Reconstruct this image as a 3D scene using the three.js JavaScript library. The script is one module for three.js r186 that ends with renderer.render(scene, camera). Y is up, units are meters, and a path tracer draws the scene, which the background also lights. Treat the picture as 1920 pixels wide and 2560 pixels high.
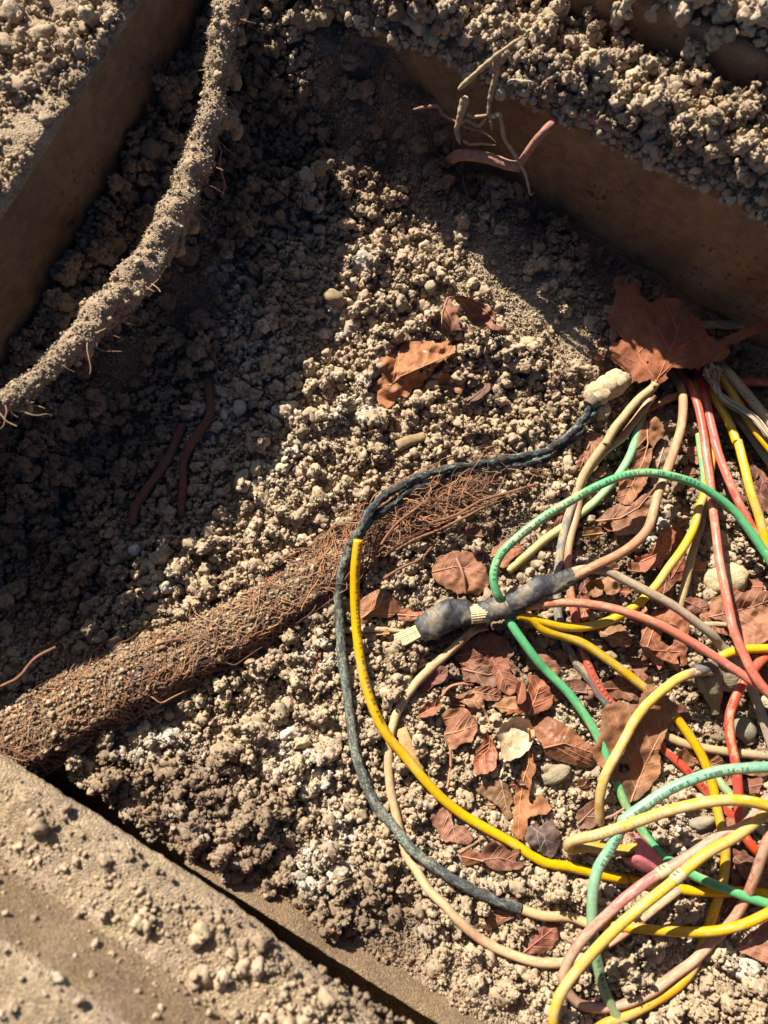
import * as THREE from 'three';
import { Sky } from 'three/addons/objects/Sky.js';
import { mergeVertices } from 'three/addons/utils/BufferGeometryUtils.js';

// ---------------------------------------------------------------- camera, sky, sun, exposure
const scene = new THREE.Scene();
const TILT = THREE.MathUtils.degToRad(12), DIST = 0.41, FOV = 67;
const camera = new THREE.PerspectiveCamera(FOV, 0.75, 0.02, 60);
camera.position.set(0, DIST * Math.cos(TILT), DIST * Math.sin(TILT));
camera.up.set(0, 0, -1);
camera.lookAt(0, 0, 0);
camera.focus = 0.405;
camera.userData.fStop = 7;

const LX = 0.68, LZ = 1.07;                         // sunlight travels (LX, -1, LZ)
const sky = new Sky();
sky.name = 'sky';
sky.userData.kind = 'structure';
sky.scale.setScalar(50);
sky.material.uniforms.sunPosition.value.set(-LX, 1, -LZ);
sky.material.uniforms.turbidity.value = 2.5;
sky.material.uniforms.rayleigh.value = 0.7;
sky.material.uniforms.mieCoefficient.value = 0.003;
scene.add(sky);
scene.environmentIntensity = 0.1;
const sun = new THREE.DirectionalLight(new THREE.Color(1, 0.945, 0.86), 5.0);
sun.position.set(-LX, 1, -LZ);
sun.castShadow = true;
sun.shadow.mapSize.set(4096, 4096);
Object.assign(sun.shadow.camera, { left: -0.5, right: 0.5, top: 0.5, bottom: -0.5, near: 0.1, far: 4 });
scene.add(sun, sun.target);
const renderer = new THREE.WebGLRenderer({ antialias: true });
renderer.toneMapping = THREE.LinearToneMapping;
renderer.toneMappingExposure = 2.45;
renderer.shadowMap.enabled = true;

// ---------------------------------------------------------------- helpers
const V3 = THREE.Vector3, mm = 0.001, PI = Math.PI;
function rngOf(seed) { let a = seed >>> 0; return () => { a |= 0; a = a + 0x6D2B79F5 | 0; let t = Math.imul(a ^ a >>> 15, 1 | a); t = t + Math.imul(t ^ t >>> 7, 61 | t) ^ t; return ((t ^ t >>> 14) >>> 0) / 4294967296; }; }
const rnd = rngOf(7);
const clamp = (x, a, b) => x < a ? a : x > b ? b : x, lerp = (a, b, t) => a + (b - a) * t, sstep = (a, b, x) => { const t = clamp((x - a) / (b - a), 0, 1); return t * t * (3 - 2 * t); };
const HN = new Float32Array(65536); { const r = rngOf(99); for (let i = 0; i < 65536; i++) HN[i] = r() * 2 - 1; }
const h3 = (x, y, z) => HN[(Math.imul(x, 73856093) ^ Math.imul(y, 19349663) ^ Math.imul(z, 83492791)) >>> 3 & 65535];
function noise(x, y, z = 0) {                       // smooth value noise, -1..1
  const xi = Math.floor(x), yi = Math.floor(y), zi = Math.floor(z); let u = x - xi, v = y - yi, w = z - zi;
  u = u * u * (3 - 2 * u); v = v * v * (3 - 2 * v); w = w * w * (3 - 2 * w);
  const a = lerp(lerp(h3(xi, yi, zi), h3(xi + 1, yi, zi), u), lerp(h3(xi, yi + 1, zi), h3(xi + 1, yi + 1, zi), u), v);
  if (w === 0) return a;
  return lerp(a, lerp(lerp(h3(xi, yi, zi + 1), h3(xi + 1, yi, zi + 1), u), lerp(h3(xi, yi + 1, zi + 1), h3(xi + 1, yi + 1, zi + 1), u), v), w);
}
const fbm = (x, y, z = 0, o = 4) => { let s = 0, a = 0.5; for (let i = 0; i < o; i++) { s += a * noise(x, y, z); x = x * 2.03 + 17.1; y = y * 2.03 + 5.3; z *= 2.03; a *= 0.5; } return s; };
function worley(x, y) {                             // distance to nearest point, 0..~1
  const xi = Math.floor(x), yi = Math.floor(y); let d = 9;
  for (let j = -1; j < 2; j++) for (let i = -1; i < 2; i++) {
    const cx = xi + i + 0.5 + 0.45 * h3(xi + i, yi + j, 3), cy = yi + j + 0.5 + 0.45 * h3(xi + i, yi + j, 8);
    d = Math.min(d, (cx - x) ** 2 + (cy - y) ** 2);
  }
  return Math.sqrt(d);
}
// a point of the photograph (its 1920 x 2560 pixels) at a known height: where that ray meets the level y
const FPX = 1280 / Math.tan(THREE.MathUtils.degToRad(FOV / 2)), ct = Math.cos(TILT), st = Math.sin(TILT);
function P(px, py, y) {
  const a = px - 960, b = py - 1280, dx = a, dy = -ct * FPX - st * b, dz = -st * FPX + ct * b;
  const k = (y - camera.position.y) / dy;
  return new V3(dx * k, y, camera.position.z + dz * k);
}
const used = {};
const numbered = (n) => { used[n] = (used[n] ?? -1) + 1; return used[n] ? n + '_' + String(used[n]).padStart(3, '0') : n; };
function tag(o, label, category, group) { o.userData.label = label; o.userData.category = category; if (group) o.userData.group = group; return o; }
function thing(name, label, category, group) { const g = new THREE.Group(); g.name = numbered(name); scene.add(g); return tag(g, label, category, group); }
function mesh(name, geo, mat, parent) { const m = new THREE.Mesh(geo, mat); m.name = parent ? name : numbered(name); m.castShadow = m.receiveShadow = true; (parent ?? scene).add(m); return m; }
function rooted(g) {                                // put a group's origin at its base, children keep their places
  const b = new THREE.Box3().setFromObject(g), c = b.getCenter(new V3()); c.y = b.min.y;
  g.position.copy(c); for (const k of g.children) k.position.sub(c); return g;
}
const K = 1.45;                                     // how much brighter than its base colour a sunlit surface shows
const lin = (c) => { c /= 255; return c <= 0.04045 ? c / 12.92 : ((c + 0.055) / 1.055) ** 2.4; };
const srgb = (c) => { c = clamp(c, 0, 1); return 255 * (c <= 0.0031308 ? c * 12.92 : 1.055 * c ** (1 / 2.4) - 0.055); };
const alb = (r, g, b) => [lin(r) / K, lin(g) / K, lin(b) / K];         // base colour (linear) from a sunlit colour
const col = (r, g, b) => new THREE.Color().setRGB(...alb(r, g, b));

class Geo {                                         // collects triangles
  constructor() { this.p = []; this.n = []; this.uv = []; this.c = []; this.i = []; }
  get count() { return this.p.length / 3; }
  v(x, y, z, u = 0, w = 0, c) { this.p.push(x, y, z); this.uv.push(u, w); if (c) this.c.push(c[0], c[1], c[2]); return this.count - 1; }
  build(normals = true) {
    const g = new THREE.BufferGeometry();
    g.setAttribute('position', new THREE.Float32BufferAttribute(this.p, 3));
    g.setAttribute('uv', new THREE.Float32BufferAttribute(this.uv, 2));
    if (this.c.length) g.setAttribute('color', new THREE.Float32BufferAttribute(this.c, 3));
    g.setIndex(this.i); if (normals) g.computeVertexNormals(); return g;
  }
}
// tube along 3-D points; v = 0.25 runs along its upper side, u in metres
function tubeInto(G, pts, rad, { sides = 12, step = 1.2 * mm, lump = 0, lumpF = 400, flat = 1, color, caps = true, seed = 0, disp } = {}) {
  const curve = new THREE.CatmullRomCurve3(pts, false, 'centripetal'), L = curve.getLength(), n = Math.max(2, Math.round(L / step));
  curve.arcLengthDivisions = Math.max(200, n); curve.updateArcLengths();
  let side = null; const T = new V3(), B = new V3(), N = new V3(), up = new V3(0, 1, 0), out = [];
  let first = G.count;
  for (let k = 0; k <= n; k++) {
    const t = k / n, c = curve.getPointAt(t); curve.getTangentAt(t, T);
    B.crossVectors(T, up); if (B.length() < 0.25 && side) B.copy(side).addScaledVector(T, -side.dot(T)); if (B.length() < 1e-4) B.set(1, 0, 0); B.normalize();
    if (side) { B.lerp(side, 0.6).addScaledVector(T, -B.dot(T)).normalize(); } side = B.clone();
    N.crossVectors(B, T).normalize();
    const r0 = typeof rad === 'function' ? rad(t, t * L) : rad;
    out.push({ c, r: r0 });
    for (let s = 0; s <= sides; s++) {
      const a = s / sides * 2 * PI, ca = Math.cos(a), sa = Math.sin(a); let r = r0;
      if (lump) r *= 1 + lump * (fbm((c.x + ca * r0) * lumpF + seed, (c.z + sa * r0) * lumpF, (c.y + sa * r0) * lumpF, 3) * 1.6);
      if (disp) r *= disp(a, t * L, t);
      G.v(c.x + r * (ca * B.x + flat * sa * N.x), c.y + r * (ca * B.y + flat * sa * N.y), c.z + r * (ca * B.z + flat * sa * N.z), t * L, s / sides, color && (typeof color === 'function' ? color(t) : color));
    }
  }
  const w = sides + 1;
  for (let k = 0; k < n; k++) for (let s = 0; s < sides; s++) { const a = first + k * w + s; G.i.push(a, a + w, a + 1, a + 1, a + w, a + w + 1); }
  if (caps) for (const e of [0, n]) {
    const o = out[e], i = G.v(o.c.x, o.c.y, o.c.z, e / n * L, 0.5, color && (typeof color === 'function' ? color(e / n) : color));
    for (let s = 0; s < sides; s++) { const a = first + e * w + s; e ? G.i.push(i, a + 1, a) : G.i.push(i, a, a + 1); }
  }
  return out;
}
function tube(pts, rad, o) { const G = new Geo(); const path = tubeInto(G, pts, rad, o); const g = G.build(); g.userData = {}; tube.path = path; return g; }

// ---------------------------------------------------------------- textures
function dataTex(w, h, fn, color = true) {          // fn(u, v) -> [r, g, b] 0..255
  const d = new Uint8Array(w * h * 4);
  for (let y = 0, k = 0; y < h; y++) for (let x = 0; x < w; x++, k += 4) { const c = fn(x / w, y / h); d[k] = clamp(c[0], 0, 255); d[k + 1] = clamp(c[1], 0, 255); d[k + 2] = clamp(c[2], 0, 255); d[k + 3] = 255; }
  const t = new THREE.DataTexture(d, w, h, THREE.RGBAFormat); t.wrapS = t.wrapT = THREE.RepeatWrapping; t.magFilter = THREE.LinearFilter; t.minFilter = THREE.LinearMipmapLinearFilter; t.generateMipmaps = true;
  if (color) t.colorSpace = THREE.SRGBColorSpace; t.needsUpdate = true; return t;
}
const tn = (u, v, f, s = 0) => {                    // tileable noise: blend of four shifts
  const a = (x, y) => noise(x * f + s, y * f + s * 1.7);
  const bu = u, bv = v; return lerp(lerp(a(u, v), a(u - 1, v), bu), lerp(a(u, v - 1), a(u - 1, v - 1), bu), bv) * (1 + 0.5 * Math.sin(PI * bu) * Math.sin(PI * bv));
};
const tf = (u, v, f, s = 0, o = 4) => { let r = 0, a = 0.5; for (let i = 0; i < o; i++) { r += a * tn(u, v, f, s + i * 31); f *= 2; a *= 0.55; } return r; };
const rep = (t, sx, sy) => { const c = t.clone(); c.repeat.set(sx, sy); c.needsUpdate = true; return c; };

const grainMap = dataTex(256, 256, (u, v) => { const g = 232 + 50 * tf(u, v, 10, 1, 4) + 40 * tn(u, v, 90, 4); return [g, g * (0.99 + 0.02 * tn(u, v, 6, 9)), g * (0.965 + 0.05 * tn(u, v, 5, 12))]; });
const grainBump = dataTex(256, 256, (u, v) => { const g = 128 + 120 * tf(u, v, 14, 21, 4); return [g, g, g]; }, false);
const soilMap = dataTex(1024, 1024, (u, v) => { const g = 226 + 50 * tf(u, v, 9, 3, 5) + 50 * tn(u, v, 260, 4) + 25 * tn(u, v, 120, 7); return [g, g * (0.985 + 0.02 * tn(u, v, 7, 2)), g * (0.955 + 0.05 * tn(u, v, 11, 5))]; });
const soilBump = dataTex(1024, 1024, (u, v) => { const w = 1 - Math.min(1, worley(u * 90, v * 90) * 1.25); const g = 90 + 110 * w + 70 * tf(u, v, 60, 5, 3); return [g, g, g]; }, false);
const wallMap = dataTex(1024, 1024, (u, v) => {
  const st = tf(u, v * 0.35, 7, 40, 4), pit = sstep(0.42, 0.62, tn(u, v, 70, 9)) * sstep(-0.1, 0.25, tf(u, v, 5, 60, 2)), g = 218 + 60 * st + 26 * tn(u, v, 220, 3) - 70 * pit + 22 * tn(u, v, 40, 33);
  const rust = sstep(0.05, 0.4, tf(u, v, 4, 77, 3));
  return [g, g * (0.97 - 0.05 * rust), g * (0.93 - 0.13 * rust)];
});
const wallBump = dataTex(512, 512, (u, v) => { const g = 128 + 90 * tf(u, v, 60, 51, 3) + 50 * tn(u, v, 150, 8); return [g, g, g]; }, false);
// ---------------------------------------------------------------- the box let into the ground (its frame: along E, across M; the end wall has its own)
const ex = 0.8686, ez = 0.4955, ux = -0.4955, uz = 0.8686, tx = 0.902, tz = 0.433;
const vOf = (x, z) => x * ux + z * uz, sOf = (x, z) => x * ex + z * ez, wOf = (x, z) => x * tx + z * tz;
const LEDGE = 0.080, RIM = 0.111, V_BACK = -0.199, V_FRONT = 0.1885, V_GAP = 0.214, W_END = -0.1935, S_FAR = 0.40;
const boxMat = new THREE.MeshStandardMaterial({ color: col(178, 145, 106), map: rep(wallMap, 1 / 0.16, 1 / 0.16), bumpMap: rep(wallBump, 1 / 0.05, 1 / 0.05), bumpScale: 0.0009, roughness: 0.88 });
const dustMat = new THREE.MeshStandardMaterial({ color: col(206, 180, 146), map: rep(soilMap, 1 / 0.12, 1 / 0.12), bumpMap: rep(soilBump, 1 / 0.06, 1 / 0.06), bumpScale: 0.0016, roughness: 0.95 });
const flangeMat = new THREE.MeshStandardMaterial({ color: col(174, 146, 110), map: rep(soilMap, 1 / 0.12, 1 / 0.12), bumpMap: rep(wallBump, 1 / 0.03, 1 / 0.03), bumpScale: 0.0016, roughness: 0.92 });
function sweep(profile, s0, s1, at, { step = 2 * mm, fine = 1.5 * mm, amp = 0, f = 90 } = {}) {
  const pr = []; let acc = 0;
  for (let i = 0; i < profile.length - 1; i++) {
    const [a, b] = profile[i], [c, d] = profile[i + 1], L = Math.hypot(c - a, d - b), n = Math.max(1, Math.min(60, Math.round(L / fine)));
    for (let k = 0; k < n; k++) { const t = k / n; pr.push([lerp(a, c, t), lerp(b, d, t), acc + L * t, (d - b) / L, -(c - a) / L]); } acc += L;
  }
  const l = profile.at(-1), q = pr.at(-1); pr.push([l[0], l[1], acc, q[3], q[4]]);
  const G = new Geo(), n = Math.round((s1 - s0) / step), w = pr.length;
  for (let k = 0; k <= n; k++) for (const [v, y, d, nv, ny] of pr) {
    const s = lerp(s0, s1, k / n); let e = 0;
    if (amp) { e = amp * (fbm(s * f, d * f, 3, 4) + 0.7 * Math.max(0, noise(s * f * 3.1, d * f * 3.1, 9)) + 0.35 * noise(s * f * 8, d * f * 8, 2)); }
    const sg = at.flip ? -1 : 1, p = at(s, v + sg * nv * e * 0.5, y + e); G.v(p[0], p[1], p[2], s, d);
  }
  for (let k = 0; k < n; k++) for (let i = 0; i < w - 1; i++) { const a = k * w + i; at.flip ? G.i.push(a, a + w, a + 1, a + 1, a + w, a + w + 1) : G.i.push(a, a + 1, a + w, a + 1, a + w + 1, a + w); }
  return G.build();
}
const atBox = (s, v, y) => [s * ex + v * ux, y, s * ez + v * uz];
const atFront = (s, v, y) => atBox(s, v + 0.1 * Math.max(0, s - 0.03), y); atFront.flip = true;
const atBoxFlip = (s, v, y) => atBox(s, v, y); atBoxFlip.flip = true;
const atEnd = (s, w, y) => [w * tx - s * tz, y, w * tz + s * tx]; atEnd.flip = true;
const atFar = (s, w, y) => [w * ex + s * ux, y, w * ez + s * uz];
const box = thing('utility_box', 'tan dust-covered utility box sunk in the ground around the soil', 'utility box');
mesh('wall', sweep([[V_BACK, 0.0745], [V_BACK, -0.06]], -0.22, 0.42, atBox, { amp: 0.25 * mm, f: 60 }), boxMat, box);
mesh('ledge', sweep([[-0.2385, LEDGE], [-0.1985, LEDGE], [-0.196, 0.079], [-0.195, 0.0765], [-0.196, 0.0735], [-0.202, 0.072]], -0.22, 0.42, atBox, { amp: 0.5 * mm }), boxMat, box);
mesh('rim', sweep([[-0.32, RIM], [-0.2415, RIM], [-0.2395, 0.110], [-0.2385, 0.107], [-0.2376, 0.078]], -0.22, 0.42, atBox, { amp: 0.3 * mm }), boxMat, box);
mesh('wall', sweep([[V_GAP, 0.0745], [V_GAP, -0.05]], -0.30, 0.42, atFront, { amp: 0.3 * mm, f: 60 }), boxMat, box);
mesh('ledge', sweep([[0.2095, 0.0825], [0.204, 0.0808], [0.190, LEDGE], [0.1825, 0.0795], [0.179, 0.0775], [0.1775, 0.0745], [0.1785, 0.0715], [0.182, 0.070], [0.216, 0.071]], -0.30, 0.42, atFront, { amp: 1.5 * mm, f: 70, step: 1.2 * mm, fine: 1 * mm }), dustMat, box);
mesh('flange', sweep([[0.1905, -0.045], [0.1904, 0.027], [0.1896, 0.0296], [0.188, 0.0285], [0.1835, 0.0195], [0.176, 0.005]].map(([v, y]) => [v, y]), 0.005, 0.42, atBoxFlip, { amp: 1.1 * mm, f: 45 }), flangeMat, box);
mesh('rim', sweep([[0.32, RIM], [0.2235, RIM], [0.2195, 0.1095], [0.2172, 0.107], [0.219, 0.102]], -0.30, 0.42, atFront, { amp: 1.2 * mm, f: 60, step: 1.5 * mm, fine: 1.3 * mm }), dustMat, box);
mesh('riser', sweep([[0.2182, 0.1076], [0.2165, 0.1055], [0.2078, 0.081]], -0.30, 0.42, atFront, { amp: 0.9 * mm, f: 90, step: 1.3 * mm, fine: 1.2 * mm }), flangeMat, box);
mesh('wall', sweep([[W_END - 0.003, 0.1068], [W_END - 0.0008, 0.1055], [W_END, 0.103], [W_END, -0.04]], -0.27, 0.22, atEnd, { amp: 0.3 * mm, f: 60 }), boxMat, box);
mesh('rim', sweep([[-0.42, 0.1085], [W_END - 0.006, 0.1085], [W_END - 0.001, 0.1075], [W_END + 0.0008, 0.1045], [W_END - 0.002, 0.1]], -0.27, 0.22, atEnd, { amp: 2.2 * mm, f: 55, step: 1.5 * mm }), dustMat, box);
mesh('wall', sweep([[S_FAR + 0.06, RIM - 0.001], [S_FAR + 0.004, RIM - 0.001], [S_FAR, 0.106], [S_FAR, -0.05]], -0.25, 0.24, atFar, { amp: 0.3 * mm, f: 60, step: 6 * mm, fine: 5 * mm }), boxMat, box);
rooted(box);

// open ground round the box, far beyond the frame
{
  const sh = new THREE.Shape([[-30, -30], [30, -30], [30, 30], [-30, 30]].map(([x, y]) => new THREE.Vector2(x, y)));
  const hole = [atBox(-0.235, -0.30, 0), atBox(0.44, -0.30, 0), atBox(0.44, 0.30, 0), atBox(-0.27, 0.30, 0), atEnd(0.16, -0.40, 0)];
  sh.holes.push(new THREE.Path(hole.map((p) => new THREE.Vector2(p[0], -p[2]))));
  const g = new THREE.ShapeGeometry(sh); g.rotateX(-PI / 2); g.translate(0, 0.104, 0);
  const m = mesh('ground', g, new THREE.MeshStandardMaterial({ color: col(190, 166, 125), map: soilMap, roughness: 1 })); m.userData.kind = 'structure';
}

// ---------------------------------------------------------------- the soil in the box: a smooth lie of the land, then crumbs and clods on it
const lie = [[560, 0, 66], [521, 35, 62], [428, 162, 57], [359, 341, 53], [214, 596, 48], [98, 752, 45], [0, 860, 43], [-150, 1050, 40], [-200, 1400, 34],
  [650, 40, 74], [760, 40, 80], [880, 20, 84], [1000, 30, 85], [1060, 130, 78], [760, 130, 62], [880, 130, 60], [980, 200, 55], [1080, 230, 45], [640, 220, 40], [760, 250, 30], [900, 280, 26], [1050, 320, 22], [600, 420, 32], [480, 600, 30], [330, 820, 27], [170, 1000, 27], [30, 1150, 27],
  [700, 420, 20], [800, 380, 18], [960, 420, 17], [1120, 420, 16], [1250, 450, 9], [1450, 560, 2], [1620, 660, -5], [1790, 770, -12], [1950, 880, -18],
  [650, 700, 10], [500, 950, 9], [350, 1150, 10], [180, 1350, 13], [0, 1500, 18], [800, 600, 8], [850, 900, 0], [700, 1100, 0], [550, 1300, 3], [380, 1480, 7],
  [1000, 600, 9], [1150, 640, 12], [1300, 760, 9], [1430, 880, 3], [1000, 800, 4], [1150, 950, 0], [1000, 1150, 0], [1250, 1100, -3], [1430, 1050, -4],
  [1560, 950, -12], [1700, 900, -22], [1850, 880, -26], [1980, 900, -28], [1650, 1080, -16], [1850, 1080, -26], [1950, 1150, -24], [1550, 1250, -10], [1800, 1300, -14], [1950, 1400, -14],
  [1300, 1350, -6], [1150, 1400, -5], [1500, 1500, -9], [1700, 1500, -8], [1900, 1550, -10], [1200, 1650, -6], [1400, 1700, -8], [1650, 1700, -9], [1880, 1750, -9],
  [900, 1450, -5], [800, 1550, -3], [950, 1700, 1], [800, 1750, 3], [600, 1750, 2], [420, 1800, 5], [250, 1850, 12], [100, 1880, 18], [-100, 1900, 22],
  [400, 1950, 9], [250, 1990, 22], [550, 2080, 14], [700, 2150, 10], [600, 1950, 5], [800, 2000, 4], [1000, 1950, 1], [1200, 1950, -3], [1450, 1950, -6], [1700, 1950, -8], [1950, 1950, -8],
  [347, 2092, 29], [455, 2142, 26], [579, 2204, 23], [800, 2316, 19], [935, 2397, 18], [1036, 2461, 18], [1165, 2556, 18], [1300, 2650, 16], [1000, 2200, 3], [1250, 2300, 1], [1450, 2350, -1], [1700, 2300, -3], [1950, 2250, -5], [1300, 2530, 8], [1050, 2330, 8], [1600, 2560, 2], [1900, 2560, 2], [1600, 2800, 4], [2000, 2800, 2], [2300, 1800, -6], [2400, 1200, -16], [2400, 2400, -2]]
  .map(([a, b, h]) => { const p = P(a, b, h * mm); return [p.x, p.z, h * mm]; });
const X0 = -0.36, Z0 = -0.44, CELL = 1 * mm, NX = 860, NZ = 800;
const CG = 6, CNX = Math.ceil(NX / CG) + 2, CNZ = Math.ceil(NZ / CG) + 2, coarse = new Float32Array(CNX * CNZ);
for (let j = 0; j < CNZ; j++) for (let i = 0; i < CNX; i++) {
  const x = X0 + i * CG * CELL, z = Z0 + j * CG * CELL; let s = 0, w = 0;
  for (const [a, b, h] of lie) { const q = 1 / ((x - a) ** 2 + (z - b) ** 2 + 1.6e-4) ** 2; s += q * h; w += q; }
  coarse[j * CNX + i] = s / w;
}
function Bs(x, z) {
  const fx = clamp((x - X0) / (CG * CELL), 0, CNX - 1.001), fz = clamp((z - Z0) / (CG * CELL), 0, CNZ - 1.001), i = fx | 0, j = fz | 0, u = fx - i, v = fz - j;
  return lerp(lerp(coarse[j * CNX + i], coarse[j * CNX + i + 1], u), lerp(coarse[(j + 1) * CNX + i], coarse[(j + 1) * CNX + i + 1], u), v);
}
const inPit = (x, z, k = 0) => wOf(x, z) > W_END - k && vOf(x, z) > V_BACK - k && vOf(x, z) < V_FRONT + k && sOf(x, z) < S_FAR + k;
const hs = (x, z) => Bs(x, z) + mm * (3.4 * fbm(x * 38, z * 38, 2, 3) + 2.0 * (0.5 - worley(x * 90 + noise(x * 60, z * 60) * 0.5, z * 90)) + 1.0 * (0.5 - worley(x * 260, z * 260)) + 0.7 * noise(x * 600, z * 600, 4));
function A(px, py, h = 5) { let y = 0, p; for (let k = 0; k < 7; k++) { p = P(px, py, y); y = Bs(p.x, p.z) + h * mm; } return P(px, py, y); }   // h millimetres above the lie of the land
// what lies on the soil keeps larger clods from growing through it
const ceil = new Float32Array(NX * NZ).fill(9);
const cellOf = (x, z) => { const i = Math.round((x - X0) / CELL), j = Math.round((z - Z0) / CELL); return i < 0 || j < 0 || i >= NX || j >= NZ ? -1 : j * NX + i; };
function cover(x, z, r, y) { const n = Math.ceil(r / CELL); for (let b = -n; b <= n; b++) for (let a = -n; a <= n; a++) if (a * a + b * b <= (r / CELL) ** 2 + 0.3) { const k = cellOf(x + a * CELL, z + b * CELL); if (k >= 0 && y < ceil[k]) ceil[k] = y; } }
const coverTube = (path) => { for (const { c, r } of path) cover(c.x, c.z, r, c.y - 0.35 * r); };
const crop = (ox, oy, s = 2.9625) => (pts) => pts.map(([x, y, ...r]) => [ox + x / s, oy + y / s, ...r]);
const k1 = crop(800, 660), k2 = crop(1360, 660), k3 = crop(1360, 1100), k4 = crop(800, 1160), k5 = crop(1360, 1560), k6 = crop(1360, 2060), k7 = crop(800, 1640), k8 = crop(800, 2060);
const path3 = (pts, h0) => pts.map(([x, y, h]) => A(x, y, h ?? h0));
// ---------------------------------------------------------------- wires
const toAlb = (c) => { const l = c.map((q) => lin(q) / (K * 1.2)), m = 0.3 * l[0] + 0.6 * l[1] + 0.1 * l[2]; return l.map((q) => srgb(Math.max(0, m + (q - m) * 1.14))); };
function wireTex(L, cols, { dust = 0.4, dustCol = [206, 178, 136], print, printCol = 'rgba(22,26,22,0.85)', printAt = 0.02, seed = 1, burn = 0, spot = 0, row = 0.25 }) {
  const W = clamp(Math.round(L * 4800), 256, 2048), H = 80, cv = document.createElement('canvas'); cv.width = W; cv.height = H;
  const cx = cv.getContext('2d'), im = cx.createImageData(W, H), d = im.data, stops = cols.map((c) => c.length === 4 ? [c[0], toAlb(c.slice(1))] : [0, toAlb(c)]), dc = toAlb(dustCol);
  for (let y = 0, k = 0; y < H; y++) for (let x = 0; x < W; x++, k += 4) {
    const t = x / W, m = t * L * 1000, a = y / H * 2 * PI, qx = Math.cos(a) * 2.1, qy = Math.sin(a) * 2.1;
    let i = 0; while (i < stops.length - 1 && stops[i + 1][0] < t + 0.03 * noise(m * 0.3, qx + 9, qy + seed)) i++;
    const n = stops[Math.min(i + 1, stops.length - 1)], s = stops[i], f = n === s ? 0 : sstep(s[0], n[0], t);
    let r = lerp(s[1][0], n[1][0], f), g = lerp(s[1][1], n[1][1], f), b = lerp(s[1][2], n[1][2], f);
    const big = noise(m * 0.045 + seed * 7, qx * 0.35, qy * 0.35 + 3), mid = fbm(m * 0.22 + seed, qx * 0.8, qy * 0.8, 3), fine = noise(m * 1.7, qx * 3, qy * 3 + seed);
    const q = sstep(0.62 - dust, 1.05 - dust, 0.5 + 0.45 * big + 0.75 * mid + 0.16 * fine) * 0.85;
    const grit = 1 + 0.06 * fine + 0.05 * mid;
    r = lerp(r, dc[0], q) * grit; g = lerp(g, dc[1], q) * grit; b = lerp(b, dc[2], q) * grit;
    const sp = sstep(0.62 - spot * 0.3, 0.75, noise(m * 2.6 + 40, qx * 2.6, qy * 2.6 + seed)) * (0.25 + 0.6 * spot) * sstep(-0.2, 0.3, noise(m * 0.1, qx, seed * 3));
    r *= 1 - sp; g *= 1 - sp; b *= 1 - sp;
    if (burn) { const e = sstep(0.1, 0.45, fbm(m * 0.35 + 90, qx, qy + seed, 3)) * burn; r = lerp(r, 92, e); g = lerp(g, 138, e); b = lerp(b, 122, e); const u = 1 + 0.5 * noise(m * 2.2, qx * 4, qy * 4); r *= u; g *= u; b *= u; }
    d[k] = clamp(r, 0, 255); d[k + 1] = clamp(g, 0, 255); d[k + 2] = clamp(b, 0, 255); d[k + 3] = 255;
  }
  cx.putImageData(im, 0, 0);
  if (print) {
    cx.save(); cx.translate(printAt * W / L, (1 - row) * H); cx.scale(W / (L * 1000) / (H / 13.2), 1); cx.font = 'bold 15px sans-serif'; cx.textBaseline = 'middle'; cx.fillStyle = printCol;
    let x = 0; for (const ch of print) { cx.fillText(ch, x, 0); x += ch === ' ' ? 11 : 13.5; }
    cx.restore();
  }
  const t = new THREE.CanvasTexture(cv); t.colorSpace = THREE.SRGBColorSpace; t.wrapS = t.wrapT = THREE.RepeatWrapping; t.repeat.set(1 / L, 1); t.anisotropy = 4; return t;
}
let wireSeed = 1;
function wireMesh(name, pts, cols, o, parent) {
  const r = (o.r ?? 2.05) * 1.07 * mm, seed = ++wireSeed;
  const wob = pts.length > 2 ? pts : pts;
  const c = new THREE.CatmullRomCurve3(wob, false, 'centripetal'), L = c.getLength();
  const rough = o.lump ?? 0.022;
  const G = tube(wob, o.rad ?? r, { sides: o.sides ?? 14, step: (o.step ?? 1.3) * mm, lump: rough, lumpF: o.lumpF ?? 260, seed: seed * 3.7 });
  coverTube(tube.path);
  const mat = new THREE.MeshPhysicalMaterial({ map: wireTex(L, cols, { seed, ...o }), bumpMap: rep(grainBump, 1 / 0.02, 0.6), bumpScale: (o.bump ?? 0.12) * mm, roughness: o.rough ?? 0.5, specularIntensity: 0.7 });
  const m = mesh(name, G, mat, parent); m.userData.L = L; return m;
}
function wire(label, pts, cols, o = {}) {
  const g = thing('electrical_wire', label, 'wire', 'loose coloured wires spilling from the box');
  wireMesh('insulation', path3(pts, o.h), Array.isArray(cols[0]) ? cols : [cols], o, g);
  return g;
}
const YEL = [246, 192, 22], PALEYEL = [232, 190, 98], GRN = [116, 192, 134], SAL = [232, 128, 104], RED = [222, 84, 66], TAN = [194, 150, 116];
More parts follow.
